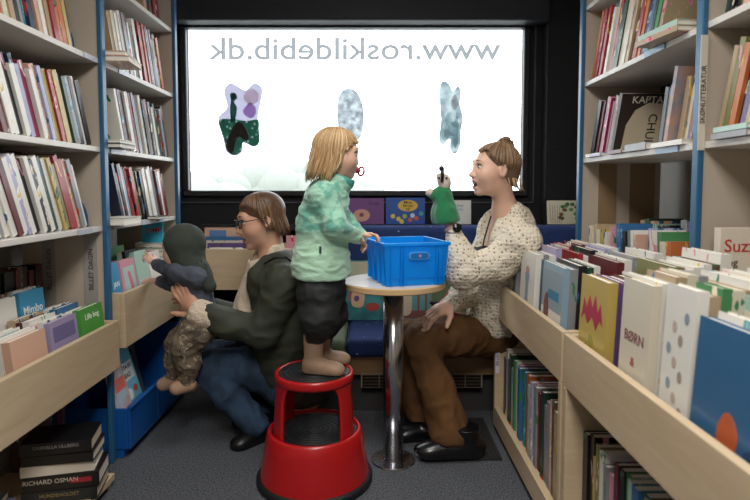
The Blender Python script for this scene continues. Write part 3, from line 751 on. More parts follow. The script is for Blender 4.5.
stack_row('left', -1.15, 2.47, 2.64, zl, .84, [G_, OL, W_, DR], 'greenish rear stack by the toddler', gl_, tilt=4, t=.024)
# ledge with flat books and the cyan book
wparent(MB().box((-1.305, 2.815, .70), (-1.025, 2.935, .715)).build('ledge', ply), tl2)
def flat(x0, y0, z, w, dpt, t, c, label, group, yaw=0, name='book', spine='x', m=None, cream=False):
    """book lying flat; w along local x (spine at local x=0), height along local z turned to +Y"""
    Rz = Matrix.Rotation(yaw, 4, 'Z')
    M = Matrix.Translation((x0, y0, z + t / 2 + .0006)) @ Rz @ basis((1, 0, 0), (0, 0, -1), (0, 1, 0))
    return book(M, w, t, dpt, c, label, group, name=name, m=m, cream=cream)
z = .715
for i, (c, t) in enumerate(((W_, .026), (MI, .02), (W_, .024), (G_, .018), (W_, .022))):
    flat(-1.20 + .004 * (i % 2), 2.822, z, .15, .11, t, c, '%s book lying flat under the cyan book, %s from the bottom' % (c, ORD[i + 1]), 'flat pile under the cyan book'); z += t + .0012
M = basis((1, 0, 0), (0, 1, 0), (0, 0, 1), (-1.175, 2.86, z + .001))
b = book(M, .105, .014, .125, LB_, 'cyan picture book with red title lettering standing at the window end of the left bookcase', m=mat('cover_cyan', '3fb4d6', .4), name='picture_book')
dtext(b, 'JUMP', .55, .50, .036, 'c0262e', .105, .125, .014, -1); dtext(b, 'kom og', .4, .74, .014, 'a02a5a', .105, .125, .014, -1)

# back box books: covers face the room
def facing(px0, px1, pyt, d, zb, c, label, group=None, t=.018, name='picture_book', m=None, lean=4, base='floor'):
    a, b = P(px0, pyt, d), P(px1, pyt, d)
    al = R(lean); w = b.x - a.x; h = (a.z - zb) / math.cos(al)
    zz = Vector((0, math.sin(al), math.cos(al))); xx = Vector((1, 0, 0)); yy = zz.cross(xx)
    M = basis(xx, yy, zz, (a.x, d, zb + t / 2 * math.sin(al) + .0008))
    return book(M, w, t, h, c, label, group, name=name, m=m), w, h, t
zb0 = zb_ + .016
g_ = 'picture books in the box against the back wall'
for (x0, x1, yt, d, c, cc, lab) in [(204, 252, 228, 3.20, PE, 'peach', 'tall peach picture book with blue print at the back of the back wall box'), (205, 256, 237, 3.16, B_, 'blue', 'wide deep blue picture book second from the back of the back wall box'),
        (206, 252, 241, 3.12, C_, 'c', 'cream picture book with yellow corner in the back wall box'), (207, 246, 243.5, 3.08, PU, 'p', 'indigo bordered picture book near the front of the back wall box'),
        (209, 241, 248, 3.04, W_, 'w', 'white picture book at the front of the back wall box'), (248, 264, 246, 3.05, W_, 'w', 'small white book with orange dots beside the indigo one'), (286, 304, 236, 3.12, PK, 'pk', 'pink patterned book behind the crouching woman\'s hair')]:
    b, w, h, t = facing(x0, x1, yt, d, zb0, c, lab, g_)
    if cc == 'peach': deco(b, 'cover_picture', rect(.1, .82, .45, .95), '5b7fb4', w, h, t, -1)
    if cc == 'p': deco(b, 'cover_picture', rect(.08, .08, .92, .88), 'd7dbe4', w, h, t, -1)
    if cc == 'c': deco(b, 'cover_picture', oval(.92, .93, .05, .05), 'd2a73a', w, h, t, -1)

# books on the sill
gs = 'board books on the sill under the window'
b, w, h, t = facing(349, 384, 198.5, 3.27, lz, PU, 'purple board book with a big flower, on the sill behind the child', gs, m=mat('cover_purple', '6d3d7c', .4), lean=3)
dtext(b, 'Frida', .72, .80, .030, '3a1c50', w, h, t, -1)
deco(b, 'cover_flower', oval(.36, .34, .24, .24), 'cf9a86', w, h, t, -1); deco(b, 'cover_flower', oval(.36, .36, .07, .08), '8a3844', w, h, t, -1, .0012)
b, w, h, t = facing(386, 425, 198, 3.27, lz, B_, 'blue board book with a yellow title oval and dinosaurs, on the sill above the crate', gs, m=mat('cover_royal', '1f4f9e', .4), lean=3)
deco(b, 'title_oval', oval(.56, .70, .26, .22), 'd8b23a', w, h, t, -1)
for v, s_ in ((.82, 'Mine'), (.70, 'første'), (.57, 'tal')): dtext(b, s_, .56, v, .024, '2a2a30', w, h, t, -1, lift=.0012)
for (u, v, c) in ((.18, .3, 'd8c24a'), (.32, .2, 'd8c24a'), (.48, .3, '9ab04a'), (.68, .33, 'c9d2dc'), (.78, .22, 'b85a4a'), (.62, .16, 'b85a4a'), (.4, .1, 'd8c24a'), (.9, .4, '4a9a9a')):
    deco(b, 'cover_figure', oval(u, v, .06, .09, 9), c, w, h, t, -1)
b, w, h, t = facing(441, 471, 200.5, 3.27, lz, W_, 'white board book with faint lettering, on the sill behind the green puppet', gs, lean=3, m=mat('cover_white', 'd8d8d2', .4))
dtext(b, 'Godnat', .55, .78, .022, '8a98b0', w, h, t, -1); dtext(b, 'lille ven', .55, .62, .022, '9aa8bc', w, h, t, -1)
b, w, h, t = facing(548, 582, 201, 3.25, lz, C_, 'cream picture book with green leaves and trees, on the sill at the right wall', gs, m=mat('cover_botanic', 'd3cfb6', .5), lean=6)
for i in range(14):
    deco(b, 'cover_leaf', oval(.62 + .26 * math.cos(i * 1.9), .55 + .3 * math.sin(i * 2.3), .07, .08, 8), ['3f6b46', '5d8a58', '6a4f38'][i % 3], w, h, t, -1, rounded=False)
for i in range(6): deco(b, 'cover_tree', [(.08 + i * .06, .05), (.10 + i * .06, .05), (.06 + i * .075, .8), (.05 + i * .075, .8)], '9a7a5c', w, h, t, -1)
# three big ones on the bench seat
gb = 'picture books on the bench seat'
zs = sz
b, w, h, t = facing(343, 388, 262, 3.02, zs, T_, 'teal picture book with a pink creature on the bench seat, left of the table pole', gb, m=mat('cover_sea', '3d8c8e', .5, var='27666f', vscale=14), lean=9)
deco(b, 'cover_sky', rect(.02, .72, .98, .98), 'b9b49a', w, h, t, -1)
deco(b, 'cover_figure', [(.2, .25), (.42, .22), (.48, .4), (.42, .62), (.3, .66), (.2, .5)], 'd6b08c', w, h, t, -1, rounded=True)
deco(b, 'cover_figure', [(.2, .6), (.34, .74), (.5, .62), (.66, .5), (.56, .44), (.4, .6), (.24, .52), (.12, .3), (.14, .5)], 'a8485c', w, h, t, -1, .0012, rounded=True)
deco(b, 'cover_figure', oval(.66, .22, .16, .07), 'a8402e', w, h, t, -1); deco(b, 'cover_figure', oval(.30, .36, .06, .05), '6a4a80', w, h, t, -1, .0014)
b, w, h, t = facing(390, 432, 262, 3.02, zs, T_, 'teal picture book with a pale figure on the bench, right of the table pole', gb, m=mat('cover_sea2', '4f9296', .5, var='6a8f8a', vscale=14), lean=9)
deco(b, 'cover_figure', [(.25, .12), (.5, .12), (.52, .5), (.44, .8), (.34, .8), (.28, .5)], 'c8b89a', w, h, t, -1, rounded=True)
deco(b, 'cover_ground', rect(.02, .03, .98, .16), '7c4a44', w, h, t, -1, .0006)
for u in (.1, .66, .84): deco(b, 'cover_figure', [(u, .12), (u + .04, .12), (u + .06, .5), (u, .5)], '8a4438', w, h, t, -1, .0012)
b, w, h, t = facing(428, 468, 250, 3.06, zs, OL, 'olive green picture book with a pale title on the bench behind the plush toy', gb, m=mat('cover_moss', '6a7a52', .5, var='55714f', vscale=14), lean=3, t=.014)
dtext(b, 'PETROLEUM', .5, .62, .026, 'c9c59a', w, h, t, -1)

# covers facing the room inside the right bookcase
def col_stack(X0, X1, y0, zb, zt, cols, where, group, t=.024):
    y = y0; n_ = -1
    for i, c in enumerate(cols):
        n_ += shown()
        tt_ = t * random.uniform(.8, 1.3); h = zt - zb + (random.uniform(-.012, .02) if i else 0) + .004 * i
        al = R(5); zz = Vector((0, math.sin(al), math.cos(al))); xx = Vector((1, 0, 0)); yy = zz.cross(xx)
        M = basis(xx, yy, zz, (X0 + (random.uniform(-.008, .012) if i else 0), y + tt_ / 2, zb + tt_ / 2 * math.sin(al) + .0008))
        lab = ('%s book at the front of the %s' % (c, where)) if i == 0 else '%s book, %s behind the front, %s' % (c, ORD[max(n_, 1)], where)
        book(M, X1 - X0, tt_ * .96, h, c, lab, group, name='book'); y += tt_ + .001
g_ = 'books in the lower compartment of the right bookcases'
col_stack(.985, 1.105, 2.32, .713, .925, [C_, Y_, C_, TN, C_], 'compartment row by the far right post', g_, t=.034)
col_stack(.985, 1.12, 2.06, .713, .935, [PE, W_, GR, K_, B_, B_, PK], 'middle compartment row, right bookcase', g_, t=.03)
col_stack(.985, 1.10, 1.82, .713, .93, [O_, C_, G_, W_, LI], 'compartment row by the near right post', g_, t=.034)
col_stack(1.15, 1.29, 2.16, .713, .96, [K_, DG, MI, PE, DG, TN], 'rear compartment row, behind the middle', g_, t=.036)
col_stack(1.14, 1.27, 1.86, .713, .965, [LI, MI, N_, PU, GR], 'rear compartment row by the near post', g_, t=.036)
M = basis((1, 0, 0), (0, 1, 0), (0, 0, 1), (.975, 1.575, .713))
b = book(M, .25, .03, .285, C_, 'big cream boxed book with red title at the right edge of the view', m=mat('cover_bone', 'ddd2c0', .5), name='boxed_book')
dtext(b, 'Suzzi', .24, .82, .050, 'c03a30', .25, .285, .03, -1); dtext(b, 'og', .14, .66, .03, '4a4438', .25, .285, .03, -1)
# "KAPTAJN" cover closing the leaning group, and the orange one
al = R(20)
M = leanM(1.0, yk - .022, RZ[0], 'right', al, .026)
b = book(M, .25, .026, .255, BR, 'dark brown leaning book with a cream disc and white title on the right bookcase', m=mat('cover_umber', '2f221c', .5), name='book')
deco(b, 'cover_disc', [(.12, .02), (.98, .02), (.98, .5), (.9, .7), (.7, .84), (.45, .86), (.25, .74), (.14, .5)], 'c4b69c', .25, .255, .026, -1, rounded=False)
dtext(b, 'KAPTAIN', .5, .90, .040, 'd8d2c4', .25, .255, .026, -1, lift=.001)
dtext(b, 'CHUR', .55, .42, .05, '241c18', .25, .255, .026, -1, rot=-math.pi / 2, lift=.001)
M = leanM(1.0, 1.93, RZ[0], 'right', R(14), .02)
b = book(M, .2, .02, .27, PE, 'leaning orange and grey fantasy cover book by the post of the right bookcase', m=mat('cover_mist', 'b98f7c', .5, var='7f8590', vscale=16), name='book')
deco(b, 'cover_figure', [(.42, .1), (.6, .1), (.56, .4), (.62, .5), (.5, .62), (.4, .5)], '47464c', .2, .27, .02, -1)
row('right', 1.03, 1.905, RZ[0], [TN, C_, DR], 'beside the orange grey cover', 'three books by the near post', lean=14, tm=(.02, .03), hr=(.21, .24), end='the far end')
row('right', 1.07, 2.12, RZ[0], [K_, K_, BR], 'dark group behind the brown disc book', 'dark books mid shelf', lean=12, tm=(.02, .03), hr=(.22, .24), wd=.2, end='the far end')
# books lying on the front of the right shelves
gf = 'books lying flat on the right bookcase shelves'
for (y, c, ln, t, lab) in ((2.36, LI, .16, .014, 'pale lilac book lying flat in front of the magenta spines'), (2.16, DR, .13, .014, 'dark red book lying flat in front of the brown disc book'), (1.97, GR, .16, .026, 'thicker grey book lying flat on the right shelf'), (1.74, W_, .19, .016, 'white book lying flat beside the near post')):
    flat(.955, y, RZ[0], .045 if y > 2 else .09, ln, t, c, lab, gf)
flat(.93, 1.74, RZ[1], .15, .22, .018, TN, 'tan book lying flat, lower of two on the upper right shelf', gf, yaw=.12); flat(.935, 1.75, RZ[1] + .02, .15, .21, .018, MI, 'pale green book lying flat, upper of two on the upper right shelf', gf, yaw=.1)
flat(.955, 1.44, RZ[0], .10, .15, .016, GR, 'grey book lying flat, lower of two at the right edge', gf); flat(.955, 1.44, RZ[0] + .018, .10, .14, .014, MI, 'pale green book lying flat, upper of two at the right edge', gf)
# books lying flat on the left shelves
gf = 'books lying flat on the left bookcase shelves'
flat(-1.10, 2.235, LZ[2], .14, .17, .022, PE, 'pink book lying flat, lower of two by the near blue post', gf, yaw=.1); flat(-1.105, 2.235, LZ[2] + .024, .13, .16, .018, PE, 'pink book lying flat, upper of two by the near blue post', gf, yaw=.15)
flat(-1.10, 2.24, LZ[1], .10, .15, .018, K_, 'black book lying flat, lower of two on the middle far shelf', gf); flat(-1.10, 2.24, LZ[1] + .02, .10, .14, .014, W_, 'white book lying flat, upper of two on the middle far shelf', gf)
flat(-1.09, 2.235, LZ[0], .10, .17, .03, W_, 'thick white book lying flat on the lowest far shelf by the post', gf)
flat(-1.075, 2.67, LZ[0], .06, .13, .014, K_, 'black book lying flat in front of spines on the lowest far shelf', gf)

# blue metal bookends
def bookend(x, y, z, label, s=1):
    m_ = MB(); pts = [(0, 0), (.10, 0), (.10, .02)]
    pts += [(.10 * math.cos(a) if math.cos(a) > 0 else 0, .02 + .12 * math.sin(a)) for a in [k * math.pi / 2 / 8 for k in range(1, 9)]]
    e = empty('bookend', (x, y, z), label, 'bookend', 'blue bookends')
    MB().prism([(-p[0] * s + (.14 * s if False else 0), p[1]) for p in pts][::1], -.001, .001).build('upright_plate', bluem, e)
    MB().box((min(0, -.1 * s), -.001, .0002), (max(0, -.1 * s), .055, .0016)).build('foot_plate', bluem, e)
for (x, y, z, lab) in ((-1.065, 2.168, LZ[0] + .0002, 'blue metal bookend at the end of the near left lowest shelf'), (-1.065, 2.105, LZ[2] + .0002, 'blue metal bookend at the end of the near left upper shelf')):
    bookend(-1.2, y, z, lab, -1)

# label holders clipped on the shelf edges
for (case, x, y, z) in ((bl1, LX, 2.06, LZ[0]), (bl1, LX, 2.14, LZ[2]), (bl2, LX, 2.33, LZ[0]), (bl2, LX, 2.62, LZ[0]), (bl2, LX, 2.80, LZ[0]), (bl2, LX, 2.33, LZ[1]), (bl2, LX, 2.42, LZ[2])):
    wparent(MB().box((x + .0005, y - .05, z - .020), (x + .004, y + .05, z - .001)).build('label_holder', mat('label_pale', 'b9bfca', .3)), case)
for (case, x, y, z) in ((br2, RX, 1.95, RZ[1]), (br2, RX, 1.85, RZ[0])):
    wparent(MB().box((x - .004, y - .07, z - .020), (x - .0005, y + .07, z - .001)).build('label_holder', mat('label_steel', '6f93b8', .3)), case)

# stack of thick novels, spines to the viewer
yaw = R(13)
z = .0552
O_s = G(29, 497, .06)
base = Vector((-1.165, 1.80, 0))
for i, (c, t, L_, col, ttl, tcol, lab) in enumerate([
        (K_, .040, .235, '1a2023', 'HUNDEHOLDET', '8a7a52', 'dark book with gold lettering at the bottom of the novel stack'),
        (K_, .050, .235, '0f0e10', 'RICHARD OSMAN', 'c8beb0', 'thick black novel with white and red lettering in the novel stack'),
        (C_, .036, .225, 'd8cfc0', '', '', 'cream novel in the middle of the stack of black ones'),
        (K_, .032, .220, '0e0f12', '', '', 'slim plain black novel near the top of the stack'),
        (K_, .042, .22, '121215', 'GABRIELLA ULLBERG', '8f8b84', 'black novel with grey lettering on top of the stack')]):
    Rz = Matrix.Rotation(yaw + (.03 * ((i * 7) % 3 - 1)), 4, 'Z')
    # local x (spine to fore-edge) -> away from viewer, local z (height) -> along +X, thickness up
    M = Matrix.Translation((base.x, base.y, z + t / 2 + .0008)) @ Rz @ Matrix.Translation((.0 + .006 * (i % 2), 0, 0)) @ basis((0, 1, 0), (0, 0, 1), (1, 0, 0))
    b = book(M, .15, t, L_, c, lab, 'stack of novels', m=mat('novel_%d' % i, col, .35), name='novel', cream=(i in (0, 4)))
    if ttl:
        text('title', ttl, t * .42 if len(ttl) < 14 else t * .36, basis((0, 0, 1), (0, 1, 0), (-1, 0, 0), (-.0006, t * .12, L_ * (.5 if i != 1 else .36))), mat('print_' + tcol, tcol, .5), b, ext=.0004, sx=1)
    if i == 1: MB().box((-.0009, -.006, L_ * .62), (0, .010, L_ * .9)).build('red_lettering', mat('print_red', '9c2030', .5), b)
    z += t + .0014
flat(-1.33, 1.62, .0555, .17, .16, .03, LI, 'lilac book with white pages lying flat at the lower left corner', None, yaw=.12)
flat(-1.33, 1.62, .0875, .16, .15, .022, GR, 'grey book on top of the lilac one at the lower left corner', None, yaw=.2)
for i, (c, y) in enumerate(((BR, 2.13), (DR, 2.10), (K_, 2.07), (BR, 2.04))):
    M = basis((-1, 0, 0), (0, -1, 0), (0, 0, 1), (-1.20, y, .0560)); book(M, .14, .026, .27, c, '%s novel upright behind the novel stack, %s from the blue post' % (c, ORD[i + 1]), 'upright novels behind the stack', name='novel')
# dark row at the back of the near left low compartment
# books leaning in the blue bin
def binbook(y0, w, h, X, tilt, c, lab, m, t=.014):
    a = R(tilt); zz = Vector((-math.sin(a), 0, math.cos(a))); xx = Vector((0, 1, 0)); yy = zz.cross(xx)
    M = basis(xx, yy, zz, (X, y0, .0535 + t / 2 * math.sin(a)))
    return book(M, w, t, h, c, lab, 'books in the blue bin', m=m, name='picture_book')
b = binbook(2.368, .155, .36, -1.03, 16, LB_, 'light blue tall picture book with dark lettering leaning in the blue bin', mat('cover_aqua', '6cb0cc', .4))
deco(b, 'title_panel', rect(.12, .58, .9, .80), 'd8dcdc', .155, .36, .014, -1); dtext(b, 'LUTA DE', .5, .74, .026, '2b2733', .155, .36, .014, -1, lift=.001); dtext(b, 'BAD', .5, .64, .03, '2b2733', .155, .36, .014, -1, lift=.001)
deco(b, 'cover_figure', oval(.35, .42, .16, .07), 'e4e2dc', .155, .36, .014, -1); deco(b, 'cover_figure', oval(.72, .45, .12, .045), 'b0523a', .155, .36, .014, -1); deco(b, 'cover_picture', rect(.05, .2, .95, .34), '3d84b4', .155, .36, .014, -1)
b = binbook(2.255, .13, .33, -1.02, 14, PK, 'pink and pale blue picture book leaning nearest the post in the blue bin', mat('cover_roseblue', 'c98f8c', .4, var='a9c0cc', vscale=14))
deco(b, 'title_panel', rect(.2, .62, .9, .78), 'd46f62', .13, .33, .014, -1)
b = binbook(2.56, .26, .34, -1.17, 12, GR, 'grey picture book with black cow like patches at the back of the blue bin', mat('cover_cow', '77736c', .5))
for u, v in ((.2, .5), (.4, .62), (.62, .55), (.5, .45), (.75, .7), (.35, .8), (.7, .42)): deco(b, 'cover_patch', oval(u, v, .08, .05, 9), '1a1a1c', .26, .34, .014, -1)
print('BOOKS', NB[0])
# ------------------------------------------------------------------ organic shapes: smooth-blended solids
V = Vector
def arr(v): return np.array([v[0], v[1], v[2]], dtype=np.float64)
def cap(a, b, ra, rb=None, k=.02, op=1):
    rb = ra if rb is None else rb; a, b = arr(a), arr(b)
    return dict(t='c', a=a, b=b, ra=ra, rb=rb, k=k, op=op, c=(a + b) / 2, R=np.linalg.norm(b - a) / 2 + max(ra, rb))
def ell(c, r, k=.02, op=1, rot=None):
    if not isinstance(r, (tuple, list)): r = (r, r, r)
    return dict(t='e', c=arr(c), r=np.array(r, dtype=np.float64), k=k, op=op, R=max(r), M=(np.array(rot.to_3x3()) if rot is not None else None))
def limb(pts, rs, k=.02): return [cap(pts[i], pts[i + 1], rs[i], rs[i + 1], k) for i in range(len(pts) - 1)]
def halfspace(p, n, k=.006):
    """cuts away everything on the side n points to"""
    return dict(t='h', c=arr(p), n=arr(V(n).normalized()), k=k, op=-1, R=1e9)
def pdist(p, X):
    if p['t'] == 'c':
        ab = p['b'] - p['a']; L = max(ab @ ab, 1e-12)
        h = np.clip(((X - p['a']) @ ab) / L, 0, 1)
        return np.linalg.norm(X - p['a'] - h[:, None] * ab, axis=1) - (p['ra'] + (p['rb'] - p['ra']) * h)
    if p['t'] == 'h': return (X - p['c']) @ (-p['n'])
    q = X - p['c']
    if p['M'] is not None: q = q @ p['M']
    k0 = np.linalg.norm(q / p['r'], axis=1); k1 = np.linalg.norm(q / (p['r'] ** 2), axis=1)
    return np.where(k1 < 1e-9, -min(p['r']), k0 * (k0 - 1) / np.maximum(k1, 1e-9))
def sdf(prims, X):
    res = np.full(len(X), 10.0)
    for p in prims:
        d = pdist(p, X); k = p['k']
        if p['op'] > 0:
            h = np.maximum(k - np.abs(res - d), 0) / k; res = np.minimum(res, d) - h * h * k * .25
        else:
            d = -d; h = np.maximum(k - np.abs(res - d), 0) / k; res = np.maximum(res, d) + h * h * k * .25
    return res
def surf(name, prims, vox, m, parent=None, fold=0, fscale=(9, 9, 9), relax=1):
    pos = [p for p in prims if p['op'] > 0]
    lo = np.min([p['c'] - p['R'] for p in pos], axis=0) - 2 * vox; hi = np.max([p['c'] + p['R'] for p in pos], axis=0) + 2 * vox
    N = 12; bs = N * vox; hd = bs * .87
    nb = np.ceil((hi - lo) / bs).astype(int)
    ax = np.arange(N + 1)
    gi = np.stack(np.meshgrid(ax, ax, ax, indexing='ij'), -1).reshape(-1, 3)
    BIG = 4096
    keyv = []; posv = []; quads = []
    def key(c): return (c[:, 0] * BIG + c[:, 1]) * BIG + c[:, 2]
    for bi in range(nb[0]):
        for bj in range(nb[1]):
            for bk in range(nb[2]):
                o = np.array([bi, bj, bk]) * N; cen = lo + (o + N / 2) * vox
                act = [p for p in prims if p['t'] == 'h' or np.linalg.norm(p['c'] - cen) - p['R'] < hd + p['k'] + vox]
                if not any(p['op'] > 0 for p in act): continue
                d0 = sdf(act, cen[None])[0]
                if abs(d0) > hd * 1.6 + .03: continue
                X = lo + (gi + o) * vox
                D = sdf(act, X).reshape(N + 1, N + 1, N + 1)
                if D.min() > 0 or D.max() < 0: continue
                S = D < 0
                corners = [(i, j, k) for i in (0, 1) for j in (0, 1) for k in (0, 1)]
                sub = lambda A, c: A[c[0]:c[0] + N, c[1]:c[1] + N, c[2]:c[2] + N]
                cnt = sum(sub(S, c).astype(int) for c in corners)
                mask = (cnt > 0) & (cnt < 8)
                acc = np.zeros((N, N, N, 3)); num = np.zeros((N, N, N))
                for a in range(3):
                    for u in (0, 1):
                        for v in (0, 1):
                            c0 = [0, 0, 0]; o2 = [x for x in range(3) if x != a]; c0[o2[0]] = u; c0[o2[1]] = v; c1 = list(c0); c1[a] = 1
                            d0_, d1_ = sub(D, c0), sub(D, c1); cr = (d0_ < 0) != (d1_ < 0)
                            tt = np.where(cr, d0_ / np.where(cr, d0_ - d1_, 1), 0)
                            pt = np.zeros((N, N, N, 3)); pt += np.array(c0); pt[..., a] += tt
                            acc += pt * cr[..., None]; num += cr
                idx = np.argwhere(mask)
                cp = acc[mask] / num[mask][:, None]
                keyv.append(key(idx + o)); posv.append(lo + (idx + o + cp) * vox)
                for a in range(3):
                    sl0 = [slice(0, N)] * 3; sl1 = [slice(0, N)] * 3; sl1[a] = slice(1, N + 1)
                    A0, A1 = S[tuple(sl0)], S[tuple(sl1)]
                    e = np.argwhere(A0 != A1)
                    if not len(e): continue
                    fl = A0[tuple(e.T)]
                    b_, c_ = (a + 1) % 3, (a + 2) % 3
                    ub = np.zeros(3, int); ub[b_] = 1; uc = np.zeros(3, int); uc[c_] = 1
                    g = e + o + 1
                    q = np.stack([key(g - ub - uc), key(g - uc), key(g), key(g - ub)], 1)
                    # keys offset by one to stay positive
                    q[~fl] = q[~fl][:, ::-1]
                    quads.append(q)
    K = np.concatenate(keyv); Pn = np.concatenate(posv); Q = np.concatenate(quads)
    K = K + (BIG * BIG + BIG + 1)
    u, ix = np.unique(K, return_index=True); Pn = Pn[ix]
    j = np.searchsorted(u, Q); j = np.clip(j, 0, len(u) - 1)
    ok = (u[j] == Q).all(1); j = j[ok]
    me = bpy.data.meshes.new(name)
    me.from_pydata(Pn.tolist(), [], j.tolist()); me.update()
    if fold:
        n = len(me.vertices); co = np.empty(n * 3); me.vertices.foreach_get('co', co); co = co.reshape(-1, 3)
        nr = np.empty(n * 3); me.vertices.foreach_get('normal', nr); nr = nr.reshape(-1, 3)
        f = np.array([mnoise.noise(V((c[0] * fscale[0], c[1] * fscale[1], c[2] * fscale[2]))) + .5 * mnoise.noise(V((c[0] * fscale[0] * 2.3 + 9, c[1] * fscale[1] * 2.3, c[2] * fscale[2] * 2.3))) for c in co])
        f = 1 - np.abs(f) * 3
        co += nr * (f * fold)[:, None]
        me.vertices.foreach_set('co', co.ravel())
    smooth(me)
    # keep the object's origin near the mesh
    o = link(name, me, m, None)
    if relax:
        md = o.modifiers.new('smooth', 'SMOOTH'); md.factor = .5; md.iterations = relax
    if parent: wparent(o, parent)
    return o

class Fr:
    """head frame: f forward, l the subject's left, u up"""
    def __init__(s, c, f, u, k=1.0):
        s.c = V(c); s.f = V(f).normalized(); u = V(u); s.u = (u - s.f * u.dot(s.f)).normalized(); s.l = s.u.cross(s.f); s.k = k
    def p(s, x, y, z): return s.c + (s.f * x + s.l * y + s.u * z) * s.k
    def rot(s): return basis(s.f, s.l, s.u)
    def e(s, x, y, z, a, b, c, k=.015, op=1, tilt=0): return ell(s.p(x, y, z), (a * s.k, b * s.k, c * s.k), k * s.k, op, s.rot() @ Matrix.Rotation(tilt, 4, 'Y'))
    def cp(s, a, b, ra, rb=None, k=.012, op=1): return cap(s.p(*a), s.p(*b), ra * s.k, (ra if rb is None else rb) * s.k, k * s.k, op)
def head(fr, mouth=0, baby=0):
    e, c = fr.e, fr.cp
    P_ = [e(-.012, 0, .035, .095, .074, .082), e(.022, 0, -.02, .066, .060 + .006 * baby, .080, .03), e(.034, 0, -.072, .046, .043, .032 + .004 * baby, .03), e(.070, 0, -.098 + .012 * baby, .017, .019, .014, .02)]
    P_ += [c((.077, -.032, .032), (.077, .032, .032), .013, .013, .02), e(.054, .034, -.024, .034, .029, .032, .03), e(.054, -.034, -.024, .034, .029, .032, .03)]
    P_ += [e(.092, .031, .012, .014, .015, .010, .012, -1), e(.092, -.031, .012, .014, .015, .010, .012, -1)]
    nz = .014 * baby
    P_ += [c((.084, 0, .018), (.104 - nz, 0, -.020), .007, .010, .012), e(.106 - nz, 0, -.024, .011, .010, .009, .01), e(.096 - nz, .012, -.028, .009, .007, .007, .008), e(.096 - nz, -.012, -.028, .009, .007, .007, .008)]
    P_ += [e(.083, 0, -.052, .014, .026, .018, .015), c((.092, -.015, -.050), (.092, .015, -.050), .0052, .0052, .006), c((.089, -.013, -.064 - .014 * mouth), (.089, .013, -.064 - .014 * mouth), .0062, .0062, .006)]
    if mouth: P_ += [e(.094, 0, -.058 - .006 * mouth, .016, .022, .0065 * (1 + mouth), .005, -1)]
    for s_ in (1, -1):
        P_ += [e(-.006, s_ * .076, -.002, .019, .008, .030, .006, 1, -.15), e(-.004, s_ * .084, 0, .010, .006, .018, .006, -1)]
    return P_
def face_bits(fr, par, iris='3a4a55', brow='8a6a48', lips='b5655c', mouth=0, open_=1):
    R_ = fr.rot(); k = fr.k
    for s_ in (1, -1):
        m_ = MB(); m_.ball(fr.p(.0765, s_ * .031, .011), .0115 * k, R_, 14); m_.mi = 1; m_.ball(fr.p(.0850, s_ * .031, .011), (.0040 * k, .0058 * k, .0058 * k), R_, 12)
        wparent(m_.build('eye', [mat('eye_white', 'e3ddd6', .2), mat('iris_' + iris, iris, .15)], sm=True), par)
        wparent(MB().tube([fr.p(.0885, s_ * .018, .020), fr.p(.0885, s_ * .031, .0235), fr.p(.080, s_ * .045, .016)], [.0012 * k, .002 * k, .001 * k], 6).build('eyelid_line', mat('lash', '3a2a22', .7)), par)
        wparent(MB().tube([fr.p(.092, s_ * .014, .036), fr.p(.091, s_ * .030, .042), fr.p(.080, s_ * .047, .036)], [.0022 * k, .0030 * k, .0012 * k], 6, .6).build('eyebrow', mat('brow_' + brow, brow, .8)), par)
    lm = mat('lips_' + lips, lips, .4)
    b = -.064 - .014 * mouth
    m_ = MB(); m_.tube([fr.p(.086, -.021, -.056), fr.p(.0965, -.008, -.0495), fr.p(.098, 0, -.051), fr.p(.0965, .008, -.0495), fr.p(.086, .021, -.056)], [.001 * k, .0036 * k, .0034 * k, .0036 * k, .001 * k], 8)
    m_.tube([fr.p(.084, -.019, -.060 - .006 * mouth), fr.p(.0935, -.008, b - .001), fr.p(.0935, .008, b - .001), fr.p(.084, .019, -.060 - .006 * mouth)], [.001 * k, .0042 * k, .0042 * k, .001 * k], 8)
    wparent(m_.build('lips', lm, sm=True), par)
    if mouth:
        wparent(MB().ball(fr.p(.081, 0, -.060 - .004 * mouth), (.009 * k, .019 * k, .009 * k), R_).build('mouth_inside', mat('mouth_dark', '3c1416', .6), sm=True), par)
        wparent(MB().ball(fr.p(.087, 0, -.0565), (.005 * k, .013 * k, .0028 * k), R_).build('teeth', mat('teeth', 'e6e0d2', .3), sm=True), par)

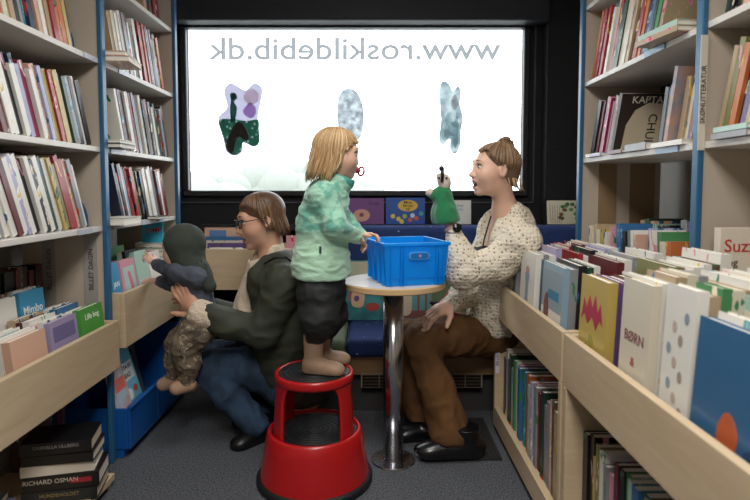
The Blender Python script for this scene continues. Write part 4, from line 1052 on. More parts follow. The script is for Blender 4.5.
def hand(w, f, n, side=1, k=1.0, curl=(.35, .4, .45, .5), spread=.10, thumb=(.6, .3), pinch=0):
    """w wrist, f fingers' direction, n back of the hand, thumb on side*(n x f)"""
    f = V(f).normalized(); n = V(n); n = (n - f * n.dot(f)).normalized(); t = n.cross(f) * side
    P_ = [cap(w, V(w) + f * .03 * k, .024 * k, .026 * k, .015 * k)]
    rt = basis(f, t, n)
    P_ += [ell(V(w) + f * .055 * k, (.042 * k, .038 * k, .016 * k), .015 * k, 1, rt)]
    L = [(.024, .042, .026, .020, .0088), (.008, .046, .030, .022, .0090), (-.008, .043, .028, .021, .0086), (-.023, .034, .022, .018, .0076)]
    for i, (off, a, b, c, r) in enumerate(L):
        d = (f + t * (off / .024) * spread).normalized(); base = V(w) + f * (.086 - abs(off) * .18) * k + t * off * k
        p0 = base; ang = 0; pts = [p0 - f * .03 * k, p0]; cl = curl[i]
        for seg, mul in ((a, .8), (b, 1.3), (c, .9)):
            ang += cl * mul; dd = d * math.cos(ang) - n * math.sin(ang); pts.append(pts[-1] + dd * seg * k)
        P_ += limb(pts, [r * 1.05 * k, r * k, r * .98 * k, r * .9 * k, r * .78 * k], .0045 * k)
    p0 = V(w) + f * .022 * k + t * .022 * k
    d1 = (f * math.cos(thumb[0]) + t * math.sin(thumb[0]) - n * thumb[1]).normalized()
    d2 = (d1 + f * .5 - n * thumb[1] * .8).normalized()
    P_ += limb([p0, p0 + d1 * .036 * k, p0 + d1 * .036 * k + d2 * .030 * k, p0 + d1 * .036 * k + d2 * .054 * k], [.0145 * k, .0115 * k, .0102 * k, .0085 * k], .009 * k)
    return P_

def locks(m_, fr, n, phis, th0, th1, drop, rad=.006, puff=1.04, hang=None, jit=.06, seed=1, ztop=.035, wave=.004):
    """hair locks running over the skull from the crown; phi 0 = face, in head-frame"""
    rnd = random.Random(seed)
    for i in range(n):
        ph = phis[0] + (phis[1] - phis[0]) * (i + rnd.random()) / n
        a0 = th0 + rnd.uniform(-jit, jit); a1 = th1(ph) + rnd.uniform(-jit, jit)
        m_.mi = rnd.choice((0, 1, 1, 2, 2, 3)); pts = []; N_ = 7; pf = puff + rnd.uniform(-.015, .03)
        for j in range(N_):
            th = a0 + (a1 - a0) * j / (N_ - 1)
            x = .098 * math.sin(th) * math.cos(ph); y = .079 * math.sin(th) * math.sin(ph); z = .087 * math.cos(th)
            pts.append(fr.p(-.012 + x * pf, y * pf, ztop + z * pf))
        dl = drop(ph) * rnd.uniform(.85, 1.1)
        if dl > .005:
            out = (pts[-1] - pts[-2]).normalized(); g = V((0, 0, -1)) if hang is None else hang
            p = pts[-1]
            for j in range(4):
                dirn = (out * (.5 - j * .16) + g * (.6 + j * .2)).normalized()
                p = p + dirn * dl * fr.k / 4 + V((rnd.uniform(-1, 1), rnd.uniform(-1, 1), 0)) * wave
                pts.append(p)
        r_ = rad * fr.k * rnd.uniform(.7, 1.25); M_ = len(pts)
        m_.tube(pts, [r_ * (.6 + .4 * min(1, j / 3)) * (1 if j < M_ - 3 else (.85, .6, .2)[j - (M_ - 3)]) for j in range(M_)], 5, .55)

skin = mat('skin_fair', 'e4b8a0', .5, sss=.12, bump=.02, bscale=300)
skin2 = mat('skin_warm', 'd3a186', .5, sss=.12, bump=.02, bscale=300)
skinb = mat('skin_baby', 'e0b49e', .5, sss=.15)
def mixc(c1, c2, f): return ''.join('%02x' % round(int(c1[i:i + 2], 16) * (1 - f) + int(c2[i:i + 2], 16) * f) for i in (0, 2, 4))
def hairmat(name, c1, c2):
    return [mat(name + '_' + s_, mixc(c1, c2, f), .42, spec=.5) for s_, f in (('deep', .1), ('mid', .4), ('fair', .65), ('light', 1.0))]
# ================================================================== the child on the stool
e = empty('person', (-.16, 2.13, STZ), 'blonde child in a mint fleece jacket standing on the red stool with a dummy', 'person')
child = e
dC = 2.10
fr = Fr(P(337, 155, dC), (.98, .06, -.12), (.08, 0, 1), .82)
pr = head(fr, 0, 1)
sh_n, sh_f = P(322, 194, dC - .075), P(328, 190, dC + .085)
hipc = P(322, 285, dC); chest = P(326, 215, dC)
pr += [cap(fr.p(-.02, 0, -.06), P(331, 190, dC), .036, .04, .03), cap(chest, hipc, .068, .072, .03), cap(sh_n, sh_f, .030, .030, .03)]
el_n, wr_n = P(336, 226, dC - .10), P(355, 237, dC - .045)
el_f, wr_f = P(344, 222, dC + .10), P(360, 236, dC + .05)
pr += limb([sh_n, el_n, wr_n], [.030, .026, .018]) + limb([sh_f, el_f, wr_f], [.030, .026, .018])
pr += hand(wr_n, wr_n - el_n + V((0, .02, .0)), (0, -.3, 1), 1, .55, (.5, .55, .6, .7)) + hand(wr_f, V((.8, -.2, .15)), (0, .3, 1), -1, .55, (.5, .55, .6, .7))
ank_n, ank_f = P(314, 357, dC - .035), P(322, 351, dC + .075)
pr += limb([P(316, 288, dC - .05), P(317, 318, dC - .05), P(314, 336, dC - .035), ank_n], [.05, .04, .026, .024]) + limb([P(326, 288, dC + .05), P(328, 316, dC + .07), P(322, 332, dC + .075), ank_f], [.05, .038, .026, .024])
body = surf('body', pr, .0035, skinb, e)
face_bits(fr, e, '4a5a66', 'b08a5a', 'b5655c')
# jacket
jk = [cap(P(327, 200, dC), P(323, 222, dC), .082, .088, .04), cap(P(323, 222, dC), P(321, 268, dC), .088, .106, .05), cap(sh_n + V((0, 0, -.012)), sh_f + V((0, 0, -.012)), .044, .044, .04)]
jk += [cap(P(321, 262, dC), P(321, 272, dC), .108, .108, .02)]
jk += limb([sh_n + V((0, .01, -.005)), el_n, wr_n - (wr_n - el_n).normalized() * .004], [.048, .042, .030], .02) + limb([sh_f, el_f, wr_f], [.046, .040, .030], .02)
jk += [cap(P(333, 192, dC), P(338, 181, dC), .052, .056, .02), cap(P(339, 180, dC), P(345, 162, dC), .047, .047, .01, -1), halfspace(P(321, 277, dC), (0, 0, -1))]
jm = mat('fleece_mint', 'a9dcc0', .9, bump=.3, bscale=150, sheen=.3)
nt = jm.node_tree; b_ = nt.nodes['Principled BSDF']; tc0 = nt.nodes['Texture Coordinate']
sx_ = nt.nodes.new('ShaderNodeSeparateXYZ'); nt.links.new(tc0.outputs['Object'], sx_.inputs[0])
mr = nt.nodes.new('ShaderNodeMapRange'); mr.inputs[1].default_value = P(300, 236, dC).z; mr.inputs[2].default_value = P(300, 229, dC).z; nt.links.new(sx_.outputs[2], mr.inputs[0])
n1 = nt.nodes.new('ShaderNodeTexNoise'); n1.inputs['Scale'].default_value = 26; n1.inputs['Detail'].default_value = 2; nt.links.new(tc0.outputs['Object'], n1.inputs['Vector'])
r1 = nt.nodes.new('ShaderNodeValToRGB'); r1.color_ramp.elements[0].position = .44; r1.color_ramp.elements[1].position = .56
r1.color_ramp.elements[0].color = lin('9fd0b8'); r1.color_ramp.elements[1].color = lin('6cae9c'); nt.links.new(n1.outputs['Fac'], r1.inputs['Fac'])
mxc = nt.nodes.new('ShaderNodeMix'); mxc.data_type = 'RGBA'; nt.links.new(mr.outputs[0], mxc.inputs[0]); mxc.inputs[6].default_value = lin('b4dcc0'); nt.links.new(r1.outputs['Color'], mxc.inputs[7])
nt.links.new(mxc.outputs[2], b_.inputs['Base Color'])
surf('jacket', jk, .004, jm, e, fold=.0035, fscale=(9, 9, 22))
col_ = [cap(P(335, 190, dC), P(341, 180, dC), .046, .052, .01), cap(P(336, 192, dC), P(346, 168, dC), .040, .046, .008, -1)]
surf('collar', col_, .003, mat('collar_teal', '4fa79b', .8), e)
wparent(MB().box(P(323, 246, dC) + V((-.004, -.112, -.014)), P(323, 246, dC) + V((.004, -.108, .010))).build('jacket_tag', mat('tag_dark', '2a3a3a', .6)), e)
# trousers
pants = mat('pants_black', '1d1f20', .7, bump=.15, bscale=60)
pt = [cap(P(321, 276, dC), P(321, 292, dC), .088, .090, .04)]
pt += limb([P(319, 294, dC - .045), P(319, 318, dC - .055), P(316, 333, dC - .035)], [.074, .070, .048], .025) + limb([P(326, 294, dC + .045), P(331, 313, dC + .06), P(326, 328, dC + .075)], [.072, .060, .046], .025)
surf('trousers', pt, .0045, pants, e, fold=.005, fscale=(8, 8, 14))
# boots
def boot(ankle, dirx, L, name, m, par, top=.05, w=.028, solez=None):
    d = V(dirx).normalized(); a = V(ankle); zf_ = solez
    s_ = d.cross(V((0, 0, 1))); rt = basis(d, s_, V((0, 0, 1)))
    c0 = V((a.x, a.y, zf_)); up = V((0, 0, 1))
    pp = limb([a + up * top, c0 + up * (w * 1.3) - d * w * .1], [w * 1.22, w * 1.02], .02)
    pp += [ell(c0 - d * L * .06 + up * w * .75, (L * .22, w * .92, w * .95), .02, 1, rt), ell(c0 + d * L * .22 + up * w * .62, (L * .34, w * .90, w * .80), .03, 1, rt), ell(c0 + d * L * .50 + up * w * .52, (L * .22, w * 1.0, w * .62), .03, 1, rt)]
    pp += [cap(c0 - d * L * .10 + up * .006, c0 + d * L * .52 + up * .006, w * .86, w * .95, .01)]
    pp += [halfspace((0, 0, zf_ + .0005), (0, 0, -1), .003), halfspace(a + V((0, 0, top)), (0, 0, 1), .004)]
    return surf(name, pp, .003, m, par)
bm_ = mat('boot_tan', '9c8068', .6, bump=.08, bscale=80)
boot(P(314, 356, dC - .035), (.97, -.22, 0), .165, 'boot', bm_, e, top=.085, w=.033, solez=STZ + .0025)
boot(P(322, 350, dC + .075), (1, .1, 0), .155, 'boot', mat('boot_tan', '9c8068'), e, top=.085, w=.032, solez=STZ + .0025)
# hair: bob
hm = hairmat('hair_blonde', 'a87f50', 'dcc096')
hb = [fr.e(-.016, 0, .040, .099, .081, .086), fr.e(-.05, 0, -.03, .060, .074, .085, .03), fr.e(.115, 0, -.045, .075, .085, .080, .02, -1)]
hair = surf('hair', hb, .0035, hm, e)
m_ = MB()
def endth(ph):
    a = abs(ph)
    return 1.12 if a < .6 else (1.12 + (a - .6) * .7 if a < 1.25 else 1.75)
def drp(ph):
    a = abs(ph); return .012 if a < .7 else (.03 if a < 1.15 else (.11 if a < 1.45 else .145))
locks(m_, fr, 260, (-math.pi, math.pi), .12, endth, drp, .0055, 1.03, seed=3, hang=V((-.25, 0, -1)), wave=.004)
locks(m_, fr, 120, (-math.pi, math.pi), .5, endth, drp, .0035, 1.07, seed=4, hang=V((-.3, 0, -1)), wave=.006)
wparent(m_.build('hair_locks', hm, sm=True), hair)
# dummy
dm = mat('dummy_red', 'b02a48', .3)
m_ = MB(); m_.ball(fr.p(.098, 0, -.056), (.006, .018, .014), fr.rot())
c0 = fr.p(.118, 0, -.060); m_.tube([c0 + fr.f * .0 + (fr.u * math.sin(a) + (fr.f * .5 + fr.l * -.6).normalized() * math.cos(a)) * .016 for a in [2 * math.pi * i / 16 for i in range(17)]], .0042, 6)
m_.ball(fr.p(.108, 0, -.057), .007)
tag(wparent(m_.build('dummy', dm, sm=True), e), 'dark pink dummy with a ring')

# ================================================================== the crouching woman
e = empty('person', (-.55, 2.35, 0), 'crouching woman with glasses in an olive green coat holding the hooded toddler', 'person')
dW = 2.42
fr = Fr(P(261, 221, dW), (-.86, -.42, -.20), (-.12, 0, 1), 1.0)
pr = head(fr, .35)
nb = P(272, 262, dW + .02)
shN, shF = P(284, 283, dW - .16), P(272, 272, dW + .18)
pelv = P(298, 385, dW + .06)
pr += [cap(fr.p(-.025, 0, -.06), nb, .052, .06, .03), cap(P(276, 290, dW), pelv, .11, .13, .05), cap(shN, shF, .05, .05, .05)]
elN = P(262, 333, dW - .16); wrN = P(199, 313, 2.27)
elF = P(244, 322, dW + .12); wrF = P(206, 306, 2.47)
pr += limb([shN, elN, wrN], [.045, .04, .028]) + limb([shF, elF, wrF], [.045, .04, .028])
# hands round the toddler's waist
pr += hand(wrN, P(187, 300, 2.27) - wrN, V((-.30, -1, .10)), 1, 1.0, (.30, .40, .48, .55), .12, (1.15, .05))
pr += hand(wrF, V((-.8, .25, .3)), (0, .9, .2), -1, .9, (.4, .4, .4, .4))
hipN, hipF = P(288, 384, 2.42), P(290, 380, 2.60)
knN, knF = P(206, 366, 2.40), P(210, 356, 2.60)
anN, anF = P(256, 424, 2.39), P(262, 410, 2.56)
pr += limb([hipN, knN, anN], [.065, .05, .038], .03) + limb([hipF, knF, anF], [.065, .05, .038], .03)
surf('body', pr, .0045, skin2, e)
face_bits(fr, e, '3d4b52', '6b4a34', 'a9584e', .35)
# glasses
gm_ = mat('glasses_black', '14161c', .25)
for s_ in (1, -1):
    m_ = MB(); m_.tube([fr.p(.103 - .004 * abs(math.cos(a)), s_ * (.033 + .024 * math.cos(a)), .008 + .018 * math.sin(a)) for a in [2 * math.pi * i / 20 for i in range(21)]], .0031, 6)
    if s_ == 1: m_.tube([fr.p(.106, -.010, .012), fr.p(.109, 0, .014), fr.p(.106, .010, .012)], .0018, 6)
    m_.tube([fr.p(.098, s_ * .057, .016), fr.p(.060, s_ * .079, .016), fr.p(.0, s_ * .084, .014)], .0022, 6)
    wparent(m_.build('glasses_frame', gm_, sm=True), e)
# coat
coat = mat('coat_olive', '3a3e30', .72, bump=.12, bscale=30, var='2c3025', vscale=5)
ct = [cap(P(278, 282, dW), P(292, 330, dW + .02), .145, .165, .06), cap(P(292, 330, dW + .02), P(296, 388, dW + .08), .160, .150, .06), cap(shN, shF, .070, .068, .05)]
ct += limb([shN, elN + V((0, 0, 0)), elN.lerp(wrN, .5), wrN + (elN - wrN).normalized() * .025], [.078, .070, .058, .050], .03) + limb([shF, elF, wrF + (elF - wrF).normalized() * .05], [.075, .066, .048], .03)
ct += [cap(P(284, 368, 2.40), P(292, 402, 2.42), .095, .075, .05), cap(P(300, 388, 2.50), P(304, 408, 2.50), .13, .11, .05)]
ct += [cap(P(258, 262, dW), P(226, 345, dW - .02), .06, .08, .02, -1), ell(fr.p(.0, 0, -.07), (.09, .085, .09), .01, -1)]
ct += [halfspace((0, 0, .16), (0, 0, -1), .03)]
surf('coat', ct, .005, coat, e, fold=.006, fscale=(7, 7, 9))
# knitted jumper: collar, front and cuff
kn = mat('knit_cream', 'd9c8b2', .95, bump=.6, bscale=160)
jp = [cap(nb + V((-.01, 0, -.005)), P(270, 252, dW + .02), .078, .070, .03), cap(P(262, 268, dW), P(246, 320, dW + .02), .060, .075, .04), cap(fr.p(-.01, 0, -.055), P(262, 262, dW), .056, .050, .01, -1)]
surf('jumper', jp, .004, kn, e, fold=.003, fscale=(20, 20, 12))
# hood collar stripes at the shoulder
wparent(MB().tube([P(264, 264, dW - .13), P(274, 258, dW - .16), P(286, 257, dW - .16), P(297, 266, dW - .13)], [.004, .006, .006, .004], 6).build('hood_trim', blackm, sm=True), e)
cf = limb([wrN + (elN - wrN).normalized() * .05, wrN + (elN - wrN).normalized() * .006], [.052, .057], .01) + [cap(wrN + (elN - wrN).normalized() * -.02, wrN + (wrN - elN).normalized() * .06, .034, .04, .008, -1)]
surf('knit_cuff', cf, .0035, kn, e, fold=.003, fscale=(25, 25, 25))
# jeans
jeans = mat('jeans_blue', '26374b', .85, bump=.25, bscale=180, var='38506c', vscale=9)
jn = limb([hipN, P(244, 366, 2.41), knN, P(230, 394, 2.38), anN], [.085, .080, .066, .064, .058], .02) + limb([hipF, P(245, 352, 2.60), knF, anF], [.09, .080, .068, .055], .02) + [cap(hipN, hipF, .09, .09, .05)]
surf('jeans', jn, .0045, jeans, e, fold=.006, fscale=(10, 10, 8))
bk = mat('boot_black', '121214', .4)
wparent(boot(P(262, 432, 2.42), (-.55, -.60, 0), .22, 'shoe', bk, None, top=.07, w=.042, solez=.001), e)
wparent(boot(P(266, 418, 2.58), (-.8, -.1, 0), .22, 'shoe', bk, None, top=.06, w=.042, solez=.001), e)
# hair drawn back
hm = hairmat('hair_brown', '4d3524', '8a684a')
hb = [fr.e(-.018, 0, .042, .100, .081, .085), fr.e(-.055, 0, -.030, .052, .060, .062, .03), fr.e(.110, 0, -.040, .078, .11, .092, .012, -1), fr.e(.02, .085, -.045, .040, .03, .060, .01, -1), fr.e(.02, -.085, -.045, .040, .03, .060, .01, -1)]
hair = surf('hair', hb, .0035, hm, e)
m_ = MB()
def endth2(ph):
    a = abs(ph); return 1.12 + .0 * a if a < .7 else (1.12 + (a - .7) * .7 if a < 1.4 else 1.9)
def drp2(ph):
    a = abs(ph); return .0 if a < 1.25 else (.05 if a < 1.8 else .085)
locks(m_, fr, 300, (-math.pi, math.pi), .10, endth2, drp2, .0042, 1.02, seed=11, hang=V((.35, 0, -1)), wave=.003)
locks(m_, fr, 70, (1.9, 4.4), .9, lambda p: 1.95, lambda p: .07, .004, 1.03, seed=12, hang=V((.3, 0, -1)), wave=.005)
wparent(m_.build('hair_locks', hm, sm=True), hair)

# ================================================================== the hooded toddler
e = empty('person', P(188, 386, 2.34), 'small toddler in a dark green hood and patterned brown trousers reaching for books', 'person')
dB = 2.34
fr = Fr(P(182, 249, dB), (-.96, .12, -.14), (-.05, 0, 1), .80)
pr = head(fr, 0, 1)
sN, sF = P(196, 277, dB - .06), P(186, 276, dB + .09)
eN, wN = P(177, 272, dB - .05), P(156, 264, dB + .06)
eF, wF = P(172, 283, dB + .12), P(159, 281, dB + .14)
pr += [cap(fr.p(-.02, 0, -.06), P(191, 272, dB), .036, .04, .03), cap(P(192, 280, dB), P(200, 322, dB - .01), .062, .064, .04), cap(sN, sF, .03, .03, .03)]
pr += limb([sN, eN, wN], [.028, .024, .017]) + limb([sF, eF, wF], [.028, .024, .017])
pr += hand(wN, V((-.6, .1, .45)), (.5, -.6, .5), -1, .52, (.2, .5, .7, .8), .15, (.7, .3)) + hand(wF, V((-1, 0, .12)), (0, -.2, 1), -1, .52, (.35, .4, .45, .5))
hN, hF = P(197, 332, dB - .06), P(194, 330, dB + .05)
kN, kF = P(184, 345, dB - .07), P(178, 342, dB + .05)
aN, aF = P(187, 380, dB - .06), P(173, 376, dB + .04)
pr += limb([hN, kN, aN], [.05, .04, .026]) + limb([hF, kF, aF], [.05, .04, .026])
surf('body', pr, .0035, skinb, e)
face_bits(fr, e, '4a5560', 'b89468', 'b5655c')
hd = [fr.e(-.018, 0, .030, .112, .096, .102), fr.e(-.02, 0, -.05, .085, .08, .07, .04), cap(fr.p(-.03, 0, -.09), P(199, 276, dB), .062, .056, .03), cap(P(199, 272, dB - .04), P(210, 286, dB - .05), .046, .026, .03), fr.e(.106, 0, -.012, .074, .082, .094, .012, -1), fr.cp((-.01, 0, -.04), (.12, 0, -.05), .058, .06, .008, -1)]
surf('hood', hd, .0035, mat('hood_green', '3a4039', .9, bump=.2, bscale=200), e, fold=.0015, fscale=(14, 14, 14))
0 and wparent(MB().prism([tuple((P(x, y, dB - .115).x, P(x, y, dB - .115).z)) for x, y in ((196, 268), (208, 268), (217, 288), (209, 291), (199, 281))], dB - .122, dB - .104).build('cape_corner', mat('hood_green', '3a4039'), bevel=.004), e)
bl = mat('shirt_slate', '555a66', .85, bump=.2, bscale=90, var='484d59', vscale=10)
sh = [cap(P(195, 280, dB), P(201, 325, dB - .01), .062, .074, .04), cap(sN, sF, .043, .042, .03)] + limb([sN, eN, wN + (eN - wN).normalized() * .008], [.042, .036, .024], .02) + limb([sF, eF, wF + (eF - wF).normalized() * .008], [.040, .034, .024], .02)
surf('shirt', sh, .004, bl, e, fold=.004, fscale=(12, 12, 16))
tm_ = mat('trousers_pattern', '6d6050', .85, bump=.2, bscale=120)
nt = tm_.node_tree; b_ = nt.nodes['Principled BSDF']; tc0 = nt.nodes['Texture Coordinate']
n1 = nt.nodes.new('ShaderNodeTexNoise'); n1.inputs['Scale'].default_value = 30; n1.inputs['Detail'].default_value = 1.5; n1.inputs['Distortion'].default_value = 1.2; nt.links.new(tc0.outputs['Object'], n1.inputs['Vector'])
r1 = nt.nodes.new('ShaderNodeValToRGB'); r1.color_ramp.interpolation = 'CONSTANT'
r1.color_ramp.elements[0].color = lin('4a4238'); r1.color_ramp.elements[0].position = 0; r1.color_ramp.elements[1].position = .36; r1.color_ramp.elements[1].color = lin('6d6050')
e_ = r1.color_ramp.elements.new(.60); e_.color = lin('a89b84'); e_ = r1.color_ramp.elements.new(.66); e_.color = lin('6d6050')
nt.links.new(n1.outputs['Fac'], r1.inputs['Fac']); nt.links.new(r1.outputs['Color'], b_.inputs['Base Color'])
tp = [cap(hN, hF, .066, .062, .04), cap(P(202, 326, dB), P(198, 332, dB), .070, .068, .03)] + limb([hN, kN, P(189, 362, dB - .065), aN + V((0, 0, .006))], [.066, .054, .047, .036], .02) + limb([hF, kF, P(176, 360, dB + .045), aF + V((0, 0, .006))], [.062, .050, .044, .034], .02)
surf('trousers', tp, .004, tm_, e, fold=.004, fscale=(14, 14, 18))
sk = mat('slipper_tan', 'b08f76', .8, bump=.2, bscale=100)
for a, tx, ty, dd in ((aN, 173, 389, dB - .08), (aF, 160, 385, dB + .03)):
    t_ = P(tx, ty, dd)
    surf('slipper', [cap(a + V((0, 0, -.012)), t_ + V((.01, 0, .004)), .030, .024, .02), cap(a + V((.012, 0, -.022)), t_ + V((.02, 0, -.002)), .024, .020, .02)], .0035, sk, e)

# ================================================================== the seated woman
e = empty('person', (.62, 2.68, sz), 'smiling seated woman in cream crocheted cardigan and brown trousers holding up a puppet', 'person')
dS = 2.36
fr = Fr(P(494.5, 170.5, dS), (-.975, -.20, .03), (.10, 0, 1), .96)
pr = head(fr, 1.0)
nb = P(506, 214, dS + .06)
sNr, sFr = P(522, 240, dS - .10), P(494, 228, dS + .24)
pel = P(505, 325, 2.66); ches = P(505, 256, 2.52)
pr += [cap(fr.p(-.030, 0, -.055), nb, .045, .048, .03), cap(ches, P(500, 300, 2.58), .105, .095, .05), cap(P(500, 300, 2.58), pel, .095, .12, .05), cap(sNr, sFr, .045, .045, .04), cap(nb, ches, .052, .085, .05)]
elr, wrr = P(463, 272, 2.26), P(453, 232, 2.29)
pr += limb([sNr, P(500, 262, 2.29), elr, wrr], [.040, .036, .034, .024])
elf, wrf = P(474, 286, 2.58), P(451, 305, 2.42)
pr += limb([sFr, elf, wrf], [.045, .036, .025])
# hand on the lap, loosely closed
pr += hand(wrf, P(437, 311, 2.38) - wrf, V((-.15, -.55, .85)), 1, 1.0, (.35, .45, .55, .6), .12, (.9, .3))
# hand inside the puppet
hp = P(444, 205, 2.31)
pr += [cap(wrr, hp, .024, .03, .02)]
hNr, hFr = P(500, 336, 2.65), P(498, 334, 2.78)
kNr, kFr = P(421, 341, 2.40), P(402, 336, 2.62)
aNr, aFr = P(453, 440, 2.27), P(424, 426, 2.46)
pr += limb([hNr, kNr, aNr], [.075, .052, .036], .03) + limb([hFr, kFr, aFr], [.075, .052, .036], .03)
surf('body', pr, .0045, skin, e)
face_bits(fr, e, '56707c', '9a7652', 'b3554f', 1.0)
# cardigan: crochet holes painted as darker dots, for the dark inside them
cd = dots('crochet', 'e4dac6', '8c7c64', 66, .24, rough=.95, bump=1.0, rnd=.5)
cg = [cap(P(508, 230, 2.46), P(505, 262, 2.50), .122, .125, .06), cap(P(514, 213, 2.38), P(514, 214, 2.47), .040, .040, .04), cap(P(505, 262, 2.50), P(494, 318, 2.58), .125, .125, .06), cap(sNr + V((0, 0, -.01)), sFr + V((0, 0, -.01)), .066, .062, .05)]
cg += limb([sNr, P(500, 262, 2.29), elr, P(459, 256, 2.275), wrr + V((.004, 0, -.02))], [.070, .066, .062, .052, .039], .04)
cg += limb([sFr, elf, elf.lerp(wrf, .5), wrf + (elf - wrf).normalized() * .012], [.066, .062, .054, .038], .03)
cg += [cap(P(491, 208, 2.43), P(475, 262, 2.45), .050, .050, .02, -1), cap(P(474, 262, 2.46), P(474, 268, 2.46), .020, .020, .02, -1), ell(fr.p(-.01, 0, -.10), (.085, .07, .075), .015, -1)]
cg += [cap(P(497, 300, 2.60), P(492, 340, 2.60), .105, .085, .05), halfspace(P(485, 346, 2.50), (-.1, 0, -1), .02)]
surf('cardigan', cg, .0045, cd, e, fold=.005, fscale=(8, 8, 9))
tpk = [cap(P(494, 240, 2.48), P(492, 318, 2.56), .090, .090, .05), halfspace(P(490, 247, 2.45), (-.3, -.2, 1), .01)]
surf('top', tpk, .004, mat('top_black', '17181c', .8), e)
wparent(MB().tube([P(491, 216, 2.345), P(488, 226, 2.335), P(484, 240, 2.335), P(482, 252, 2.345)], .0055, 6, .6).build('strap', mat('top_black', '17181c')), e)
# brown trousers
br = mat('trousers_brown', '64421f', .85, bump=.25, bscale=200, var='543718', vscale=6)
tz = limb([hNr, P(455, 336, 2.47), kNr, P(436, 385, 2.33), aNr + V((-.01, 0, .02))], [.105, .088, .070, .068, .086], .03) + limb([hFr, P(450, 330, 2.70), kFr, P(412, 380, 2.54), aFr + V((0, 0, .02))], [.10, .084, .068, .064, .066], .03) + [cap(P(500, 330, 2.6), P(505, 330, 2.74), .12, .12, .05), halfspace((0, 0, .075), (0, 0, -1), .01)]
surf('trousers', tz, .0045, br, e, fold=.006, fscale=(10, 10, 7))
lea = mat('leather_black', '101012', .3, coat=.3)
wparent(boot(P(466, 438, 2.24), (-.98, -.06, 0), .30, 'shoe', lea, None, top=.05, w=.048, solez=.018), e)
wparent(boot(P(434, 430, 2.44), (-.95, -.15, 0), .27, 'shoe', lea, None, top=.05, w=.048, solez=.002), e)
# watch
wv = P(456.5, 228, 2.255)
wt = wparent(MB().tube([P(453, 231, 2.285) + V((.030 * math.cos(a), .030 * math.sin(a), .006 * math.sin(a))) for a in [2 * math.pi * i / 20 for i in range(21)]], .006, 6, .5).build('watch_strap', mat('strap_grey', '6a6660', .6), sm=True), e)
Rw = basis((1, 0, 0), (0, .2, .98), (0, -.98, .2))
wparent(MB().lathe([(.016, 0), (.0185, .003), (.0185, .008), (.016, .010)], n=24, M=Matrix.Translation(wv + V((.002, 0, 0))) @ Rw).build('watch_face', mat('watch_black', '0b0b0d', .15), sm=True), e)
# hair swept up into a bun
hm = hairmat('hair_dark_blonde', '6e5440', 'ac8c6a')
hb = [fr.e(-.020, 0, .040, .098, .080, .084), fr.e(-.058, 0, -.012, .052, .062, .066, .03), fr.e(.105, 0, -.036, .080, .11, .088, .012, -1), fr.e(.015, .085, -.045, .042, .03, .055, .01, -1), fr.e(.015, -.085, -.045, .042, .03, .055, .01, -1),
      fr.e(-.055, 0, .118, .026, .026, .022, .02)]
hair = surf('hair', hb, .0035, hm, e)
m_ = MB(); rnd = random.Random(5)
bun = fr.p(-.045, 0, .118)
for i in range(280):
    m_.mi = rnd.choice((0, 1, 1, 2, 2, 3)); ph = rnd.uniform(-math.pi, math.pi); th = 1.05 + rnd.uniform(-.08, .1) if abs(ph) < .8 else (1.35 + .6 * min(1, (abs(ph) - .8) / .9) + rnd.uniform(-.1, .1))
    pts = []
    for j in range(7):
        t_ = th * (1 - j / 6) + .35 * j / 6
        pf = 1.055 + rnd.uniform(0, .03)
        q_ = fr.p(-.016 + .097 * math.sin(t_) * math.cos(ph) * pf, .079 * math.sin(t_) * math.sin(ph) * pf, .040 + .085 * math.cos(t_) * pf)
        pts.append(q_.lerp(bun + V((0, 0, .01)), (j / 6) ** 2.6))
    m_.tube(pts, [.0025, .0038, .0042, .0042, .004, .0035, .003], 5, .5)
for i in range(26):
    m_.mi = rnd.choice((0, 1, 2, 3)); a = rnd.uniform(0, 6.28); tl = rnd.uniform(-.9, .9); r_ = rnd.uniform(.020, .034)
    u1 = V((math.cos(a), math.sin(a), tl)).normalized(); u2 = u1.cross(V((0, 0, 1))).normalized() if abs(u1.z) < .95 else V((1, 0, 0)); u3 = u1.cross(u2)
    m_.tube([bun + (u2 * math.cos(s_) + u3 * math.sin(s_) * .8) * r_ + u1 * .008 for s_ in [k * .5 + a for k in range(11)]], [.002] + [.0065] * 9 + [.0015], 5, .7)
for i in range(16):   # loose wisps at the nape and temples
    ph = rnd.choice((-1, 1)) * rnd.uniform(1.6, 3.0); q_ = fr.p(-.016 + .10 * math.cos(ph), .08 * math.sin(ph), -.03)
    m_.tube([q_, q_ + V((.006, rnd.uniform(-.01, .01), -.03)), q_ + V((.022, rnd.uniform(-.015, .015), -.055))], [.0025, .002, .0006], 4)
wparent(m_.build('hair_locks', hm, sm=True), hair)

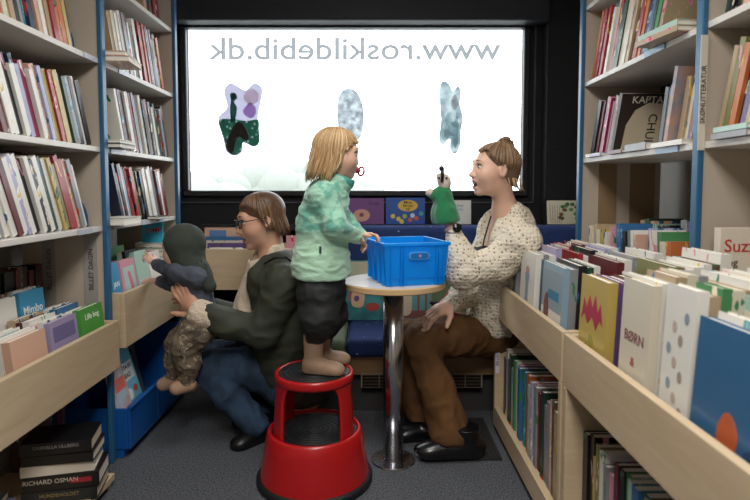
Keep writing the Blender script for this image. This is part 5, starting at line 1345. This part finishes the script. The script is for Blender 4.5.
# ---- the puppet on her raised hand
e = empty('hand_puppet', P(447, 222, 2.30), 'green dressed hand puppet with a pale head and black nose on the woman\'s raised hand', 'puppet')
gp = mat('puppet_green', '1f7a4a', .9, bump=.4, bscale=180, sheen=.4)
pd = 2.30
pb = [cap(P(443, 194, pd), P(445, 217, pd), .036, .052, .02), cap(P(440, 197, pd), P(434, 195, pd), .022, .020, .015), cap(P(445, 214, pd), P(446, 219, pd), .054, .056, .015), halfspace(P(446, 222.5, pd), (.15, 0, -1), .004)]
surf('dress', pb, .0035, gp, e, fold=.003, fscale=(16, 16, 8))
pw = mat('puppet_fur', 'd8c8bc', .95, bump=.5, bscale=200)
surf('head', [ell(P(444.5, 183, pd), (.027, .030, .038), .01), cap(P(441, 180, pd), P(439, 176, pd), .014, .012, .015)], .0025, pw, e)
surf('paw', [cap(P(434, 194, pd), P(430, 193, pd), .016, .018, .01)], .0025, pw, e)
wparent(MB().tube([P(442, 182, pd - .03), P(442.5, 175, pd - .034), P(442, 169, pd - .03)], [.006, .007, .009], 8).ball(P(441.5, 168.5, pd - .03), .011).build('nose', blackm, sm=True), e)
wparent(MB().ball(P(439, 178, pd - .028), .005).build('eye', blackm, sm=True), e)
wparent(MB().ball(P(446.5, 178, pd - .030), .005).build('eye', blackm, sm=True), e)

# ---- red plush toy on her far side
e = empty('plush_toy', P(452, 308, 2.62), 'red and pink plush toy with a black foot lying on the woman\'s lap', 'plush toy')
pd = 2.56
surf('plush_body', [cap(P(454, 298, pd), P(449, 308, pd), .040, .036, .02), cap(P(456, 293, pd), P(460, 289, pd), .03, .02, .02)], .0035, mat('plush_red', 'cf3a40', .9, bump=.4, bscale=160), e)
surf('plush_leg', [cap(P(450, 297, pd - .02), P(441, 304, pd - .04), .014, .013, .01)], .003, mat('plush_pink', 'd9a0a4', .9), e)
surf('plush_foot', [ell(P(435.5, 303.5, pd - .05), (.028, .02, .012), .01, 1, Matrix.Rotation(.15, 4, 'Y'))], .003, mat('plush_black', '121114', .8), e)
